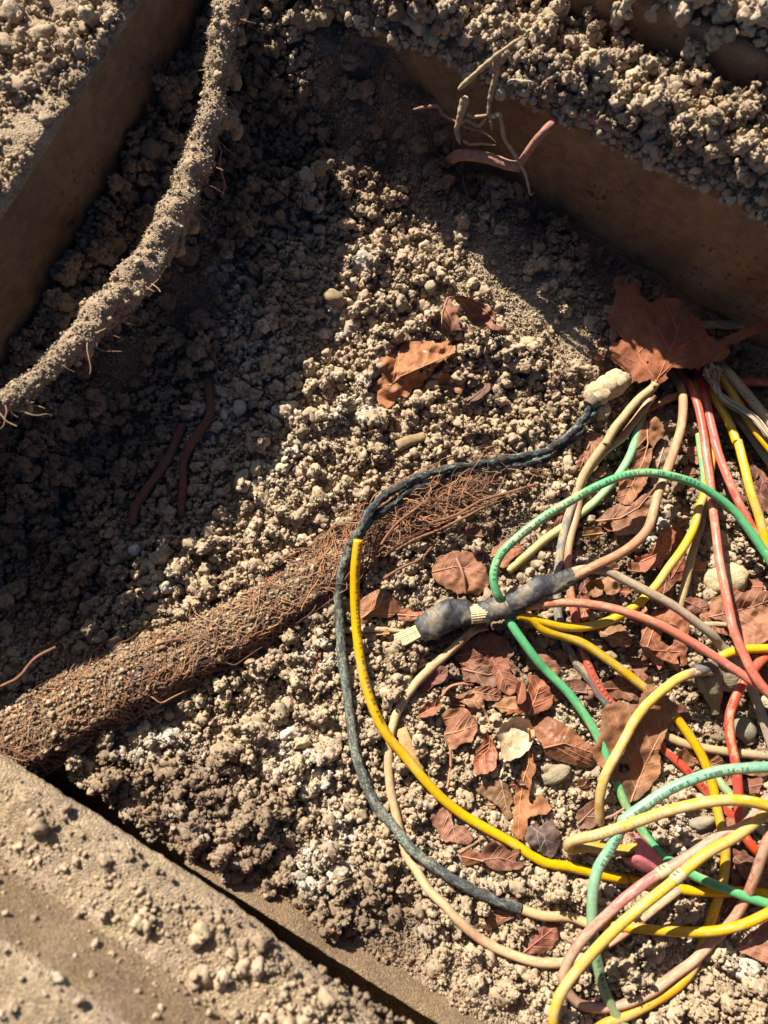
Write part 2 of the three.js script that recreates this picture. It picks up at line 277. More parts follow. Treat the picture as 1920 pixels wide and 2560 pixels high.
// green wire rising from the splice in an arch
rooted(wire('green printed wire arching from the taped splice up over the leaves', [...k4([[1345, 1010, 20], [1312, 960, 23], [1285, 860, 25], [1300, 750, 26], [1345, 660, 27], [1410, 590, 28]]), ...k3([[0, 570, 29], [200, 450, 30], [400, 340, 30], [600, 262, 30], [760, 242, 30], [900, 258, 30], [1100, 315, 30], [1250, 400, 29], [1400, 520, 27], [1500, 640, 26], [1659, 870, 24], [1760, 1040, 22]])], GRN, { dust: 0.16, dustCol: [196, 202, 150], print: 'TYPE MTW OR THWN OR GASOLINE AND OIL RESISTANT II OR AWM 600V', printAt: 0.012, rough: 0.42 }));
rooted(wire('green wire dropping from the splice down across the dead leaves to the right', [...k4([[1380, 1100, 16], [1420, 1190, 17], [1530, 1350, 17], [1620, 1470, 16]]), ...k5([[0, 330, 15], [180, 510, 14], [300, 670, 13], [380, 800, 12], [450, 950, 11], [540, 1180, 10], [620, 1370, 9]]), ...k6([[720, 40, 8], [800, 150, 8], [900, 250, 9], [1000, 310, 10], [1130, 390, 11], [1300, 460, 13], [1500, 540, 14], [1659, 590, 14], [1800, 640, 14]])], GRN, { dust: 0.2, dustCol: [190, 196, 140], rough: 0.42 }));
rooted(wire('thick pale green printed wire bowing over the salmon and red wires', [...k6([[640, 1560, 4], [560, 1450, 4], [480, 1310, 6], [430, 1180, 10], [400, 1050, 14], [365, 850, 18], [355, 650, 20], [365, 480, 22], [400, 330, 24], [480, 200, 27], [540, 90, 30]]), ...k5([[600, 1450, 32], [750, 1340, 34], [900, 1240, 36], [1100, 1150, 38], [1300, 1090, 38], [1500, 1068, 37], [1659, 1060, 36], [1800, 1070, 34]])], [[0, 172, 172, 128], [0.2, 156, 186, 144], [0.5, 148, 190, 156], [1, 146, 190, 158]], { r: 2.35, dust: 0.24, dustCol: [178, 196, 160], print: '   VINYLON                       VINYLON-U 10 AWG (UL) MTW 5.2 THWN 14-TA', printAt: 0.02, rough: 0.42 }));
rooted(wire('bright yellow printed wire with a cut end curving down beside the charred wire', [...k4([[284, 560, 30], [262, 740, 27], [257, 950, 22], [265, 1150, 17], [285, 1350, 13]]), ...k7([[330, 180, 11], [400, 400, 10], [500, 590, 9], [620, 730, 8], [760, 900, 8], [900, 1050, 8], [1050, 1170, 8], [1200, 1260, 8], [1400, 1370, 7]]), ...k6([[0, 280, 7], [200, 320, 6], [500, 390, 5], [700, 425, 5], [1000, 482, 5], [1300, 505, 5], [1500, 500, 6], [1659, 520, 6], [1800, 540, 6]])], YEL, { dust: 0.1, dustCol: [224, 186, 130], spot: 0.25, print: 'LINE AND OIL RESISTANT II VW-1 600V OR AWM', printAt: 0.002, row: 0.36, rough: 0.4, r: 2.2 }));
// charred wire: two twisted burnt strands, then one, then pale and yellow again
{
  const g = thing('charred_wire', 'charred black wire with twisted crusty strands looping beside the yellow wire', 'wire');
  const main = [...k2([[350, 1010, 12], [330, 1080, 12], [290, 1150, 10], [220, 1230, 9], [130, 1310, 8], [0, 1390, 8]])];
  const a = [...main, [1308, 1140, 9], ...k4([[1080, 15, 10], [1000, 20, 11], [800, 75, 12], [600, 160, 14], [450, 262, 17], [350, 380, 20], [290, 500, 23], [225, 610, 23]])];
  const b = [...main.map(([x, y, h], i) => [x + (i % 2 ? 12 : -7), y + (i % 2 ? 6 : 10), h - (i % 2 ? 1 : 3)]), [1308, 1158, 7], ...k4([[1080, 45, 8], [1000, 75, 8], [850, 132, 9], [650, 205, 12], [530, 305, 14], [400, 392, 16], [305, 510, 20], [232, 640, 21]])];
  const CH = [60, 58, 57];
  for (const q of [a, b]) wireMesh('burnt_strand', path3(q), [CH], { r: 1.9, lump: 0.42, lumpF: 380, dust: 0.14, dustCol: [150, 150, 140], burn: 0.6, rough: 0.9, bump: 0.5, step: 0.9 }, g);
  wireMesh('burnt_insulation', path3([...k4([[240, 590, 22], [190, 700, 19], [152, 850, 16], [140, 1000, 13], [145, 1200, 11], [160, 1400, 9]]), ...k7([[200, 250, 8], [230, 500, 7], [270, 750, 7], [340, 950, 7], [430, 1130, 7], [560, 1280, 8]]), ...k8([[700, 210, 8], [850, 320, 8], [1000, 420, 7], [1200, 520, 7], [1490, 630, 6]])]), [[0, 66, 66, 64], [0.5, 96, 95, 88], [1, 84, 83, 80]], { r: 2.3, lump: 0.2, lumpF: 420, dust: 0.26, dustCol: [150, 150, 132], burn: 0.22, rough: 0.92, bump: 0.5, step: 0.9 }, g);
  wireMesh('insulation', path3([...k8([[1480, 626, 6], [1650, 680, 6]]), ...k6([[200, 690, 6], [330, 738, 7], [480, 755, 8], [700, 775, 10], [900, 792, 12], [1100, 800, 13], [1300, 788, 14], [1500, 735, 15], [1659, 660, 16], [1800, 590, 16]])]), [[0, 220, 186, 146], [0.25, 226, 190, 140], [0.33, 240, 186, 60], [1, 244, 188, 34]], { r: 2.1, dust: 0.3, dustCol: [222, 188, 140], rough: 0.55 }, g);
  rooted(g);
}
rooted(wire('dusty cream and pink wire curving below the charred wire', [...k4([[1240, 1200, 12], [1150, 1225, 11], [950, 1400, 8]]), ...k7([[790, 120, 7], [680, 240, 6], [580, 400, 5], [520, 600, 5], [508, 800, 5], [525, 1000, 4.5], [570, 1200, 4]]), ...k8([[640, 230, 3], [700, 320, 4.5], [800, 480, 6], [920, 600, 6], [1050, 740, 6], [1200, 860, 6], [1400, 960, 6], [1650, 1030, 6]]), ...k6([[200, 1015, 6], [320, 968, 6], [450, 900, 7], [600, 800, 8], [800, 640, 9], [1000, 480, 9]])], [[0, 150, 96, 74], [0.1, 168, 120, 92], [0.16, 214, 184, 142], [0.55, 226, 178, 142], [0.8, 236, 158, 132], [1, 196, 120, 110]], { dust: 0.42, dustCol: [222, 196, 152], rough: 0.8, lump: 0.06 }));
rooted(wire('dusty pink wire loop wearing a cream marker sleeve, beside the yellow loop', [...k5([[1800, 1230, 26], [1659, 1290, 28]]), ...k6([[1500, 0, 30], [1300, 90, 32], [1100, 220, 33], [950, 310, 33], [800, 400, 32], [600, 550, 30], [450, 690, 27], [300, 840, 23], [190, 1000, 18], [145, 1130, 13], [170, 1230, 9], [260, 1330, 6], [400, 1360, 4.5], [600, 1330, 5], [800, 1240, 6], [950, 1130, 6], [1100, 1020, 6], [1220, 900, 6], [1320, 800, 6], [1420, 680, 8], [1490, 560, 12], [1550, 420, 18], [1620, 220, 26], [1690, 20, 32]])], [[0, 218, 138, 122], [0.25, 208, 128, 120], [0.5, 200, 140, 124], [0.75, 214, 160, 130], [1, 178, 106, 92]], { dust: 0.34, dustCol: [214, 180, 150], rough: 0.6, r: 2.15 }));
rooted(wire('long yellow wire from the splice looping down to the bottom, wearing a cream marker sleeve', [...k5([[1800, 1330, 30], [1659, 1400, 32]]), ...k6([[1500, 40, 34], [1400, 108, 35], [1200, 222, 36], [1050, 340, 36], [950, 430, 36], [750, 590, 35], [550, 760, 33], [400, 910, 31], [250, 1080, 28], [140, 1230, 25], [90, 1350, 21], [70, 1481, 17], [110, 1600, 10], [250, 1610, 6], [440, 1490, 4.5], [650, 1400, 4.5], [850, 1290, 4], [1000, 1190, 4], [1100, 1070, 4], [1150, 950, 4], [1190, 850, 4], [1240, 700, 4.5], [1290, 550, 4.5], [1330, 400, 5], [1345, 250, 6], [1340, 150, 8]]), ...k5([[1290, 1400, 9], [1250, 1200, 9], [1180, 1000, 9], [1100, 860, 9], [1000, 720, 9], [870, 560, 10], [740, 470, 11], [600, 360, 12], [450, 250, 13], [300, 150, 14], [150, 92, 15], [0, 45, 17]]), ...k4([[1560, 1145, 18], [1460, 1120, 18]])], [[0, 240, 196, 90], [0.3, 236, 196, 96], [0.36, 226, 170, 96], [0.55, 228, 172, 70], [0.62, 236, 184, 66], [1, 232, 182, 58]], { dust: 0.24, dustCol: [218, 186, 132], spot: 0.2, rough: 0.5, r: 2.15 }));
rooted(wire('yellow wire bowing from the splice and climbing behind the salmon wires', [...k4([[1470, 1105, 18], [1560, 1140, 18]]), ...k3([[0, 1350, 18], [150, 1385, 17], [300, 1385, 16], [450, 1350, 16], [600, 1280, 16], [700, 1210, 16], [830, 1080, 17], [920, 950, 18], [1030, 800, 18], [1110, 650, 18], [1150, 500, 18], [1190, 400, 17], [1218, 300, 16], [1240, 150, 15], [1232, 0, 14]]), ...k2([[1185, 1150, 12], [1130, 960, 8], [1100, 860, 6]])], [[0, 234, 184, 50], [0.4, 240, 196, 84], [1, 238, 190, 60]], { dust: 0.2, dustCol: [226, 196, 140], rough: 0.45 }));
rooted(wire('tan brown wire running up from the splice cap to the big leaf', [...k3([[180, 1030, 26], [240, 1003, 27], [400, 922, 28], [550, 850, 28], [680, 760, 27], [770, 655, 26], [812, 530, 25], [845, 400, 24], [890, 285, 22], [950, 120, 20], [990, 0, 18]]), ...k2([[1018, 1200, 16], [1030, 1000, 13], [1000, 880, 9], [940, 790, 6]])], [[0, 190, 136, 106], [0.5, 196, 150, 116], [1, 212, 164, 128]], { dust: 0.3, dustCol: [212, 178, 138], rough: 0.65, r: 2.25 }));
rooted(wire('grey wire with worn red streaks slanting from the splice cap to the right', [...k3([[200, 985, 24], [270, 962, 25], [450, 968, 25], [600, 1038, 25], [780, 1130, 25], [950, 1222, 24], [1100, 1330, 23], [1250, 1450, 20]]), ...k5([[1300, 150, 16], [1420, 270, 13], [1500, 400, 11], [1570, 560, 10], [1620, 700, 10], [1659, 820, 10], [1720, 1000, 10]])], [[0, 176, 132, 108], [0.25, 186, 156, 124], [0.4, 184, 124, 110], [0.55, 180, 168, 142], [1, 168, 140, 122]], { dust: 0.44, dustCol: [186, 174, 148], rough: 0.8, r: 2.2 }));
rooted(wire('salmon wire crossing from the splice over the yellow wire to the right edge', [...k4([[1440, 1080, 20], [1530, 1060, 21]]), ...k3([[0, 1215, 23], [200, 1205, 25], [400, 1225, 26], [600, 1272, 27], [800, 1342, 28]]), ...k5([[850, 0, 28], [1000, 80, 28], [1200, 200, 28], [1400, 330, 28], [1550, 432, 28], [1659, 510, 28], [1800, 610, 27]])], [[0, 226, 110, 70], [0.25, 236, 140, 112], [1, 228, 136, 118]], { dust: 0.2, dustCol: [226, 176, 146], rough: 0.42, spot: 0.3 }));
rooted(wire('salmon wire falling from under the big leaf to the crossing at right', [...k2([[960, 730, 7], [1000, 795, 9], [1080, 900, 12], [1140, 1050, 16], [1180, 1250, 19]]), ...k3([[1200, 100, 21], [1230, 300, 22], [1250, 500, 23], [1275, 700, 24], [1300, 900, 25], [1340, 1100, 27], [1380, 1300, 29]]), ...k5([[1400, 30, 31], [1460, 180, 32], [1530, 330, 33], [1600, 440, 33], [1680, 530, 32], [1800, 640, 30]])], [[0, 222, 104, 88], [0.4, 236, 132, 112], [1, 230, 128, 108]], { dust: 0.16, dustCol: [226, 170, 140], rough: 0.4, spot: 0.35, print: '          TYPE MTW OR THWN OR AWM', printCol: 'rgba(120,50,40,0.4)' }));
rooted(wire('pink salmon wire next to the right yellow wire leaving the big leaf', [...k2([[1130, 780, 7], [1165, 880, 9], [1200, 1000, 13], [1230, 1150, 16], [1290, 1400, 18]]), ...k3([[1260, 0, 18], [1320, 180, 19], [1390, 350, 19], [1470, 520, 18], [1550, 660, 17], [1610, 760, 16], [1700, 890, 15], [1800, 1030, 14]])], [[0, 214, 86, 78], [0.35, 236, 136, 124], [1, 226, 104, 84]], { dust: 0.1, dustCol: [230, 180, 150], rough: 0.36 }));
rooted(wire('yellow wire arching out of the dark hollow below the big leaf at right', [...k2([[1180, 900, 5], [1225, 950, 9], [1270, 1005, 13], [1320, 1085, 17], [1382, 1200, 20], [1430, 1330, 22]]), ...k3([[1430, 0, 22], [1480, 180, 22], [1530, 380, 21], [1590, 560, 20], [1640, 740, 19], [1720, 960, 17]])], [[0, 226, 164, 24], [0.3, 246, 196, 40], [0.6, 244, 202, 96], [1, 244, 190, 34]], { dust: 0.14, dustCol: [230, 200, 140], spot: 0.3, rough: 0.4, r: 2.2 }));
rooted(wire('yellow wire under the frayed cord at the right edge', [...k2([[1250, 720, 9], [1300, 800, 13], [1380, 930, 18], [1450, 1050, 21], [1560, 1220, 24], [1659, 1345, 26], [1780, 1500, 26]])], [[0, 226, 170, 30], [1, 246, 192, 24]], { dust: 0.08, spot: 0.35, rough: 0.4, r: 2.2 }));
rooted(wire('grey and black speckled wire highest at the right edge by the hollow', [...k2([[1240, 660, 10], [1310, 750, 14], [1400, 845, 20], [1500, 962, 25], [1600, 1082, 29], [1720, 1225, 32]])], [[0, 96, 92, 86], [0.4, 150, 140, 120], [1, 214, 186, 142]], { dust: 0.4, dustCol: [216, 192, 150], spot: 0.9, rough: 0.7, r: 2.5 }));
rooted(wire('thin dark red wire wedged between the yellow and speckled wires', [...k2([[1380, 900, 14], [1480, 1025, 18], [1570, 1120, 20], [1659, 1215, 22], [1760, 1330, 22]])], [[0, 150, 40, 36], [1, 206, 60, 56]], { r: 1.5, dust: 0.05, rough: 0.45 }));
rooted(wire('dull red wire passing level behind the fan of wires under the big leaf', [...k2([[700, 1110, 4], [760, 1080, 5], [870, 1022, 6], [990, 972, 6], [1200, 922, 5], [1400, 882, 6], [1500, 872, 7], [1659, 882, 8], [1800, 890, 8]])], [[0, 196, 96, 84], [1, 206, 112, 98]], { dust: 0.24, rough: 0.55 }));
rooted(wire('grey wire lying in shade at the foot of the back wall', [...k2([[1100, 470, 6], [1190, 452, 7], [1400, 450, 7], [1659, 450, 8], [1800, 450, 8]])], [[0, 138, 134, 126], [0.6, 128, 126, 120], [0.75, 168, 110, 100], [1, 160, 112, 100]], { dust: 0.2, rough: 0.7, r: 2.3 }));
rooted(wire('tan wire leaving the big leaf stalk, turning grey behind the splice', [...k2([[830, 880, 22], [810, 912, 21], [700, 1003, 19], [600, 1122, 17], [520, 1222, 15], [450, 1350, 13]]), ...k3([[480, 0, 13], [370, 140, 11], [290, 270, 10], [230, 430, 9], [170, 600, 8], [130, 780, 7], [110, 920, 7], [98, 1040, 6], [98, 1150, 6], [110, 1320, 6]]), ...k5([[150, 120, 5], [230, 270, 5], [330, 400, 4.5], [430, 540, 4.5], [500, 640, 4]])], [[0, 206, 172, 136], [0.22, 212, 180, 140], [0.36, 192, 160, 124], [0.5, 146, 146, 144], [0.75, 138, 138, 134], [1, 110, 106, 102]], { dust: 0.36, spot: 0.5, rough: 0.75, lump: 0.05, r: 2.15 }));
rooted(wire('printed wire turning from tan to salmon, diving under the curled leaf', [...k6([[1560, -20, 3], [1440, -50, 4]]), ...k5([[1400, 1425, 4.5], [1330, 1370, 5], [1220, 1260, 5], [1120, 1150, 5], [1000, 1030, 5], [870, 920, 5], [700, 780, 4], [600, 690, 3.5], [510, 600, 4], [450, 530, 5], [370, 400, 6], [300, 230, 7], [250, 60, 8]]), ...k3([[220, 1250, 8], [190, 1080, 8], [175, 900, 8], [190, 750, 8], [240, 560, 8], [285, 300, 9], [350, 200, 10], [435, 100, 10], [530, 20, 11]]), ...k2([[575, 1290, 11], [675, 1160, 12], [770, 1030, 13], [810, 970, 13]])], [[0, 226, 92, 74], [0.45, 228, 118, 100], [0.58, 220, 140, 116], [0.64, 206, 168, 134], [1, 200, 160, 122]], { dust: 0.14, print: '  600V OR AWM         600V AWG 14 B RESISTANT II VW-1', printAt: 0.015, rough: 0.5 }));
rooted(wire('pale green wire slanting under the green arch toward the splice', [...k4([[1390, 795, 4], [1500, 702, 5]]), ...k3([[0, 742, 6], [130, 650, 6], [260, 552, 7], [380, 455, 8], [480, 350, 10], [560, 250, 12], [620, 150, 13], [655, 70, 13]]), ...k2([[690, 1250, 12], [725, 1140, 9], [745, 1060, 6]])], [[0, 196, 172, 110], [0.3, 206, 208, 142], [0.6, 166, 214, 158], [1, 120, 196, 140]], { dust: 0.24, dustCol: [214, 196, 140], rough: 0.55 }));
rooted(wire('red wire bowing left at the right edge over the tan stick', [...k5([[1800, 80, 12], [1659, 222, 15], [1570, 312, 17], [1480, 430, 18], [1405, 580, 18], [1372, 700, 18], [1382, 850, 18], [1412, 1000, 18], [1432, 1150, 17], [1442, 1300, 15], [1448, 1440, 12]]), ...k6([[1480, 70, 9], [1530, 150, 8], [1600, 222, 7], [1700, 300, 6]])], [[0, 240, 116, 90], [0.5, 228, 92, 78], [0.8, 230, 110, 96], [1, 238, 88, 48]], { dust: 0.08, rough: 0.45, r: 2.15 }));
rooted(wire('pale yellow wire with brown peeling patches leaving the grey tape lump', [...k5([[1250, 350, 19], [1150, 352, 21], [1000, 402, 22], [880, 492, 22], [760, 600, 21], [670, 720, 20], [600, 850, 19], [530, 980, 18], [460, 1110, 17], [420, 1250, 14], [410, 1400, 8], [412, 1480, 3]])], [[0, 120, 100, 96], [0.1, 150, 120, 104], [0.16, 234, 196, 104], [0.6, 234, 192, 104], [1, 208, 166, 104]], { dust: 0.34, dustCol: [222, 196, 146], rough: 0.65, lump: 0.06, r: 2.2 }));
rooted(wire('short yellow wire with a brown stained end entering the grey tape lump', [...k5([[1800, 185, 17], [1659, 182, 18], [1500, 188, 18], [1380, 212, 18], [1290, 255, 17], [1245, 310, 15], [1255, 400, 12]])], [[0, 242, 200, 84], [0.68, 240, 194, 80], [0.78, 220, 150, 30], [1, 130, 80, 50]], { dust: 0.1, rough: 0.45, r: 2.1 }));
rooted(wire('tan grey scuffed wire running level beneath the red wire', [...k5([[840, 790, 3.5], [900, 822, 5], [1000, 872, 6], [1200, 922, 7], [1400, 952, 7], [1659, 975, 7], [1800, 985, 7]])], [[0, 196, 168, 126], [0.5, 180, 158, 122], [1, 160, 152, 134]], { dust: 0.36, spot: 0.7, rough: 0.8 }));
rooted(wire('pale mint wire peeking out below the thick green bow', [...k5([[1180, 1020, 3.5], [1270, 1130, 5], [1350, 1230, 6], [1450, 1350, 6], [1520, 1420, 6]]), ...k6([[1560, 0, 6], [1650, 70, 6], [1780, 160, 6]])], [[0, 176, 200, 148], [1, 186, 202, 158]], { dust: 0.3, dustCol: [210, 204, 160], rough: 0.6 }));
rooted(wire('yellow arch with a sharp folded tip over the pink wire nut', [...k5([[1800, 1420, 38], [1659, 1350, 41], [1500, 1312, 43], [1300, 1308, 44], [1100, 1340, 43], [900, 1390, 40], [700, 1460, 36]]), ...k6([[400, 80, 27], [270, 108, 22], [205, 128, 19], [178, 158, 16], [200, 186, 13], [270, 172, 12], [350, 170, 12], [450, 186, 12], [600, 192, 12], [700, 178, 12]])], [[0, 242, 194, 84], [0.55, 236, 192, 104], [0.72, 208, 176, 128], [0.8, 214, 170, 90], [1, 220, 172, 80]], { dust: 0.22, dustCol: [222, 196, 150], print: '                      600V OR AWM 600V', printCol: 'rgba(60,60,70,0.35)', rough: 0.5, r: 2.35 }));
rooted(wire('grey green wire in shade under the frayed cord', [...k2([[1330, 1020, 6], [1400, 1102, 9], [1500, 1232, 12], [1600, 1372, 14], [1700, 1510, 15]])], [[0, 120, 128, 112], [0.7, 158, 170, 142], [1, 176, 190, 160]], { dust: 0.24, rough: 0.75 }));
rooted(wire('dust coated green wire standing behind the yellow wire beside the pale stone', [...k3([[1150, -40, 7], [1165, 80, 9], [1180, 180, 10], [1192, 300, 11], [1185, 450, 11], [1165, 600, 11], [1112, 780, 10], [1072, 950, 9], [1040, 1100, 7], [1005, 1240, 4]])], [[0, 150, 206, 142], [0.3, 150, 200, 140], [0.45, 120, 132, 96], [0.7, 186, 164, 118], [1, 208, 180, 132]], { dust: 0.34, dustCol: [214, 190, 142], rough: 0.8, lump: 0.06 }));

// cream marker sleeves on the two looped wires
function sleeve(text, pts, label) {
  const L = 6.4 * mm, cv = document.createElement('canvas'); cv.width = 96; cv.height = 192; const cx = cv.getContext('2d');
  cx.fillStyle = '#a3966e'; cx.fillRect(0, 0, 96, 192); cx.fillStyle = 'rgba(120,96,60,0.25)'; const r = rngOf(text.length * 31 + 5); for (let i = 0; i < 90; i++) cx.fillRect(r() * 96, r() * 192, 1 + r() * 3, 1 + r() * 3);
  cx.fillStyle = '#141312'; cx.font = 'bold 34px sans-serif'; cx.textAlign = 'center'; cx.textBaseline = 'middle'; for (const y of [48, 112, 176]) { cx.save(); cx.translate(48, y); cx.scale(1.5, 1); cx.fillText(text, 0, 0); cx.restore(); }
  const t = new THREE.CanvasTexture(cv); t.colorSpace = THREE.SRGBColorSpace; t.wrapT = THREE.RepeatWrapping; t.repeat.set(1 / L, 1);
  const p = path3(pts), d = p[1].clone().sub(p[0]).normalize(), c = p[0].clone().lerp(p[1], 0.5), q = [-1, -0.5, 0, 0.5, 1].map((k) => c.clone().addScaledVector(d, k * L / 2));
  const m = mesh('wire_marker', tube(q, (tt) => (2.55 + 0.12 * Math.sin(tt * 3.1)) * mm, { sides: 20, step: 0.4 * mm }), new THREE.MeshStandardMaterial({ map: t, roughness: 0.6 }));
  tag(m, label, 'wire marker', 'cream marker sleeves on wires');
}
sleeve('12', k6([[950, 310, 33], [820, 388, 32.2]]), 'cream marker sleeve reading 12 on the dusty pink wire');
sleeve('11', k6([[1040, 348, 36], [945, 434, 36]]), 'cream marker sleeve reading 11 on the yellow wire');
// ---------------------------------------------------------------- dead leaves
const leafTex = [11, 47, 83].map((s) => dataTex(512, 512, (u, v) => {
  const a = tf(u, v, 5, s, 4), b = tn(u, v, 34, s + 3), w1 = Math.abs(tn(u, v, 26, s + 9)), net = sstep(0.09, 0.0, w1) * 16, sp = sstep(0.55, 0.75, tn(u, v, 60, s + 5)) * 60, dusty = sstep(0.1, 0.5, tf(u, v, 7, s + 13, 3)) * 0.5, pale = sstep(0.58, 0.7, tn(u, v, 110, s + 2)) * 26;
  let g = 226 + 70 * a + 22 * b + net - sp + pale; return [lerp(g, 225, dusty), lerp(g * (0.97 - 0.05 * a), 218, dusty), lerp(g * (0.95 - 0.12 * a), 205, dusty)];
}));
const leafBump = dataTex(512, 512, (u, v) => { const n = Math.abs(tn(u, v, 24, 5)), m = Math.abs(tn(u, v, 55, 15)); const g = 150 - 70 * sstep(0.12, 0, n) - 35 * sstep(0.14, 0, m) + 30 * tf(u, v, 20, 8, 3); return [g, g, g]; }, false);
const inside = (poly, x, y) => { let c = false; for (let i = 0, j = poly.length - 1; i < poly.length; j = i++) { const [a, b] = poly[i], [d, e] = poly[j]; if ((b > y) !== (e > y) && x < (d - a) * (y - b) / (e - b) + a) c = !c; } return c; };
function nearestOn(poly, x, y) {
  let best = 1e9, o = [x, y];
  for (let i = 0, j = poly.length - 1; i < poly.length; j = i++) { const [a, b] = poly[j], [c, d] = poly[i], dx = c - a, dy = d - b, t = clamp(((x - a) * dx + (y - b) * dy) / (dx * dx + dy * dy || 1), 0, 1), p = a + dx * t, q = b + dy * t, e = (p - x) ** 2 + (q - y) ** 2; if (e < best) { best = e; o = [p, q]; } }
  return o;
}
let leafNo = 0;
function ragged(poly, seed, amt) {                  // small teeth and nicks along an outline
  const o = [], r = rngOf(seed);
  for (let i = 0; i < poly.length; i++) { const [a, b] = poly[i], [c, d] = poly[(i + 1) % poly.length], L = Math.hypot(c - a, d - b), n = Math.max(1, Math.round(L / 11)); for (let k = 0; k < n; k++) { const t = k / n, q = k ? amt * (r() - 0.5) * 2 : amt * 0.4 * (r() - 0.5); o.push([a + (c - a) * t - (d - b) / L * q, b + (d - b) * t + (c - a) / L * q]); } }
  return o;
}
// outline in photograph pixels; h mm above the lie of the land; tilt mm per 100 px; cup mm at the edge; fold mm along the midrib; roll: [dx, dy, mm] lifts the side that points that way
function leaf(label, outline, { h = 7, tilt = [0, 0], cup = 0, fold = 0, crumple = 1.6, mid, veins, side = 5, color = [176, 112, 82], holes = [], stalk, roll, group = 'dead brown leaves among the wires', rough = 0.7, teeth = 3.2, cf = 0.02, name = 'dead_leaf', ink } = {}) {
  const id = ++leafNo, poly = ragged(outline, id * 17 + 3, teeth), hp = holes.map((q, i) => ragged(q, id * 31 + i, 2.5));
  let x0 = 1e9, x1 = -1e9, y0 = 1e9, y1 = -1e9; for (const [x, y] of poly) { x0 = Math.min(x0, x); x1 = Math.max(x1, x); y0 = Math.min(y0, y); y1 = Math.max(y1, y); }
  const mx = (x0 + x1) / 2, my = (y0 + y1) / 2, R = Math.max(x1 - x0, y1 - y0) / 2, C = clamp(R / 24, 3.5, 5.5);
  const base = A(mx, my, 0).y;
  const midD = (x, y) => { if (!mid) return 0; let b = 1e9; for (let i = 0; i < mid.length - 1; i++) { const [a, c] = mid[i], [d, e] = mid[i + 1], dx = d - a, dy = e - c, t = clamp(((x - a) * dx + (y - c) * dy) / (dx * dx + dy * dy), -0.2, 1.2); b = Math.min(b, Math.hypot(a + dx * t - x, c + dy * t - y)); } return b / R; };
  const H = (x, y) => {
    const a = (x - mx) / R, b = (y - my) / R, e = a * a + b * b; let q = h + tilt[0] * (x - mx) / 100 + tilt[1] * (y - my) / 100 + cup * e * e * 0.8 + fold * Math.min(1, midD(x, y)) ;
    if (roll) { const d = Math.max(0, a * roll[0] + b * roll[1] - (roll[3] ?? 0.15)); q += roll[2] * d * d; }
    q += crumple * (fbm(x * cf + id * 9, y * cf, 1, 3) * 2.2) + 0.35 * noise(x * 0.09, y * 0.09, id);
    return base + Math.max(q, 1.5) * mm;
  };
  const at = (x, y, up = 0) => P(x, y, H(x, y) + up);
  const ok = (x, y) => inside(poly, x, y) && !hp.some((q) => inside(q, x, y));
  const nx = Math.ceil((x1 - x0) / C) + 1, ny = Math.ceil((y1 - y0) / C) + 1, idx = new Map(), G = new Geo(), tri = [], ca = Math.cos(id * 2.4), sa = Math.sin(id * 2.4);
  const node = (i, j) => {
    const k = j * (nx + 2) + i; if (idx.has(k)) return idx.get(k);
    let x = x0 + i * C, y = y0 + j * C; if (!inside(poly, x, y)) [x, y] = nearestOn(poly, x, y); for (const q of hp) if (inside(q, x, y)) [x, y] = nearestOn(q, x, y);
    const p = at(x, y); cover(p.x, p.z, 1 * mm, p.y - 0.6 * mm); const n = G.v(p.x, p.y, p.z, (p.x * ca - p.z * sa) / 0.05, (p.x * sa + p.z * ca) / 0.05); idx.set(k, n); return n;
  };
  const edges = new Map(), edge = (a, b) => { const k = Math.min(a, b) + '_' + Math.max(a, b); edges.has(k) ? edges.set(k, null) : edges.set(k, [a, b]); };
  for (let j = 0; j < ny; j++) for (let i = 0; i < nx; i++) if (ok(x0 + (i + 0.5) * C, y0 + (j + 0.5) * C)) {
    const a = node(i, j), b = node(i + 1, j), c = node(i, j + 1), d = node(i + 1, j + 1); tri.push(a, c, b, b, c, d); edge(a, c); edge(c, d); edge(d, b); edge(b, a);
  }
  const n = G.count, th = 0.32 * mm; for (let k = 0; k < n; k++) G.v(G.p[k * 3], G.p[k * 3 + 1] - th, G.p[k * 3 + 2], G.uv[k * 2], G.uv[k * 2 + 1]);
  for (let k = 0; k < tri.length; k += 3) { G.i.push(tri[k], tri[k + 1], tri[k + 2], tri[k] + n, tri[k + 2] + n, tri[k + 1] + n); }
  for (const e of edges.values()) if (e) { const [a, b] = e; G.i.push(a, a + n, b, b, a + n, b + n); }
  const g = thing(name, label, 'leaf', group);
  const mat = new THREE.MeshPhysicalMaterial({ color: col(color[0] * 0.95, color[1] * 0.97, color[2] * 0.93), map: leafTex[id % 3], bumpMap: leafBump, bumpScale: 0.25 * mm, roughness: rough, specularIntensity: 0.6, side: THREE.DoubleSide });
  mesh('blade', G.build(), mat, g);
  const vm = new THREE.MeshStandardMaterial({ color: col(color[0] * 1.08, color[1] * 1.12, color[2] * 1.08), roughness: 0.7 });
  const line = (pts) => { const o = []; for (let i = 0; i < pts.length - 1; i++) for (let k = 0; k < 6; k++) { const t = k / 6; o.push([lerp(pts[i][0], pts[i + 1][0], t), lerp(pts[i][1], pts[i + 1][1], t)]); } o.push(pts.at(-1)); return o; };
  const list = (veins ?? []).map((q) => q.slice());
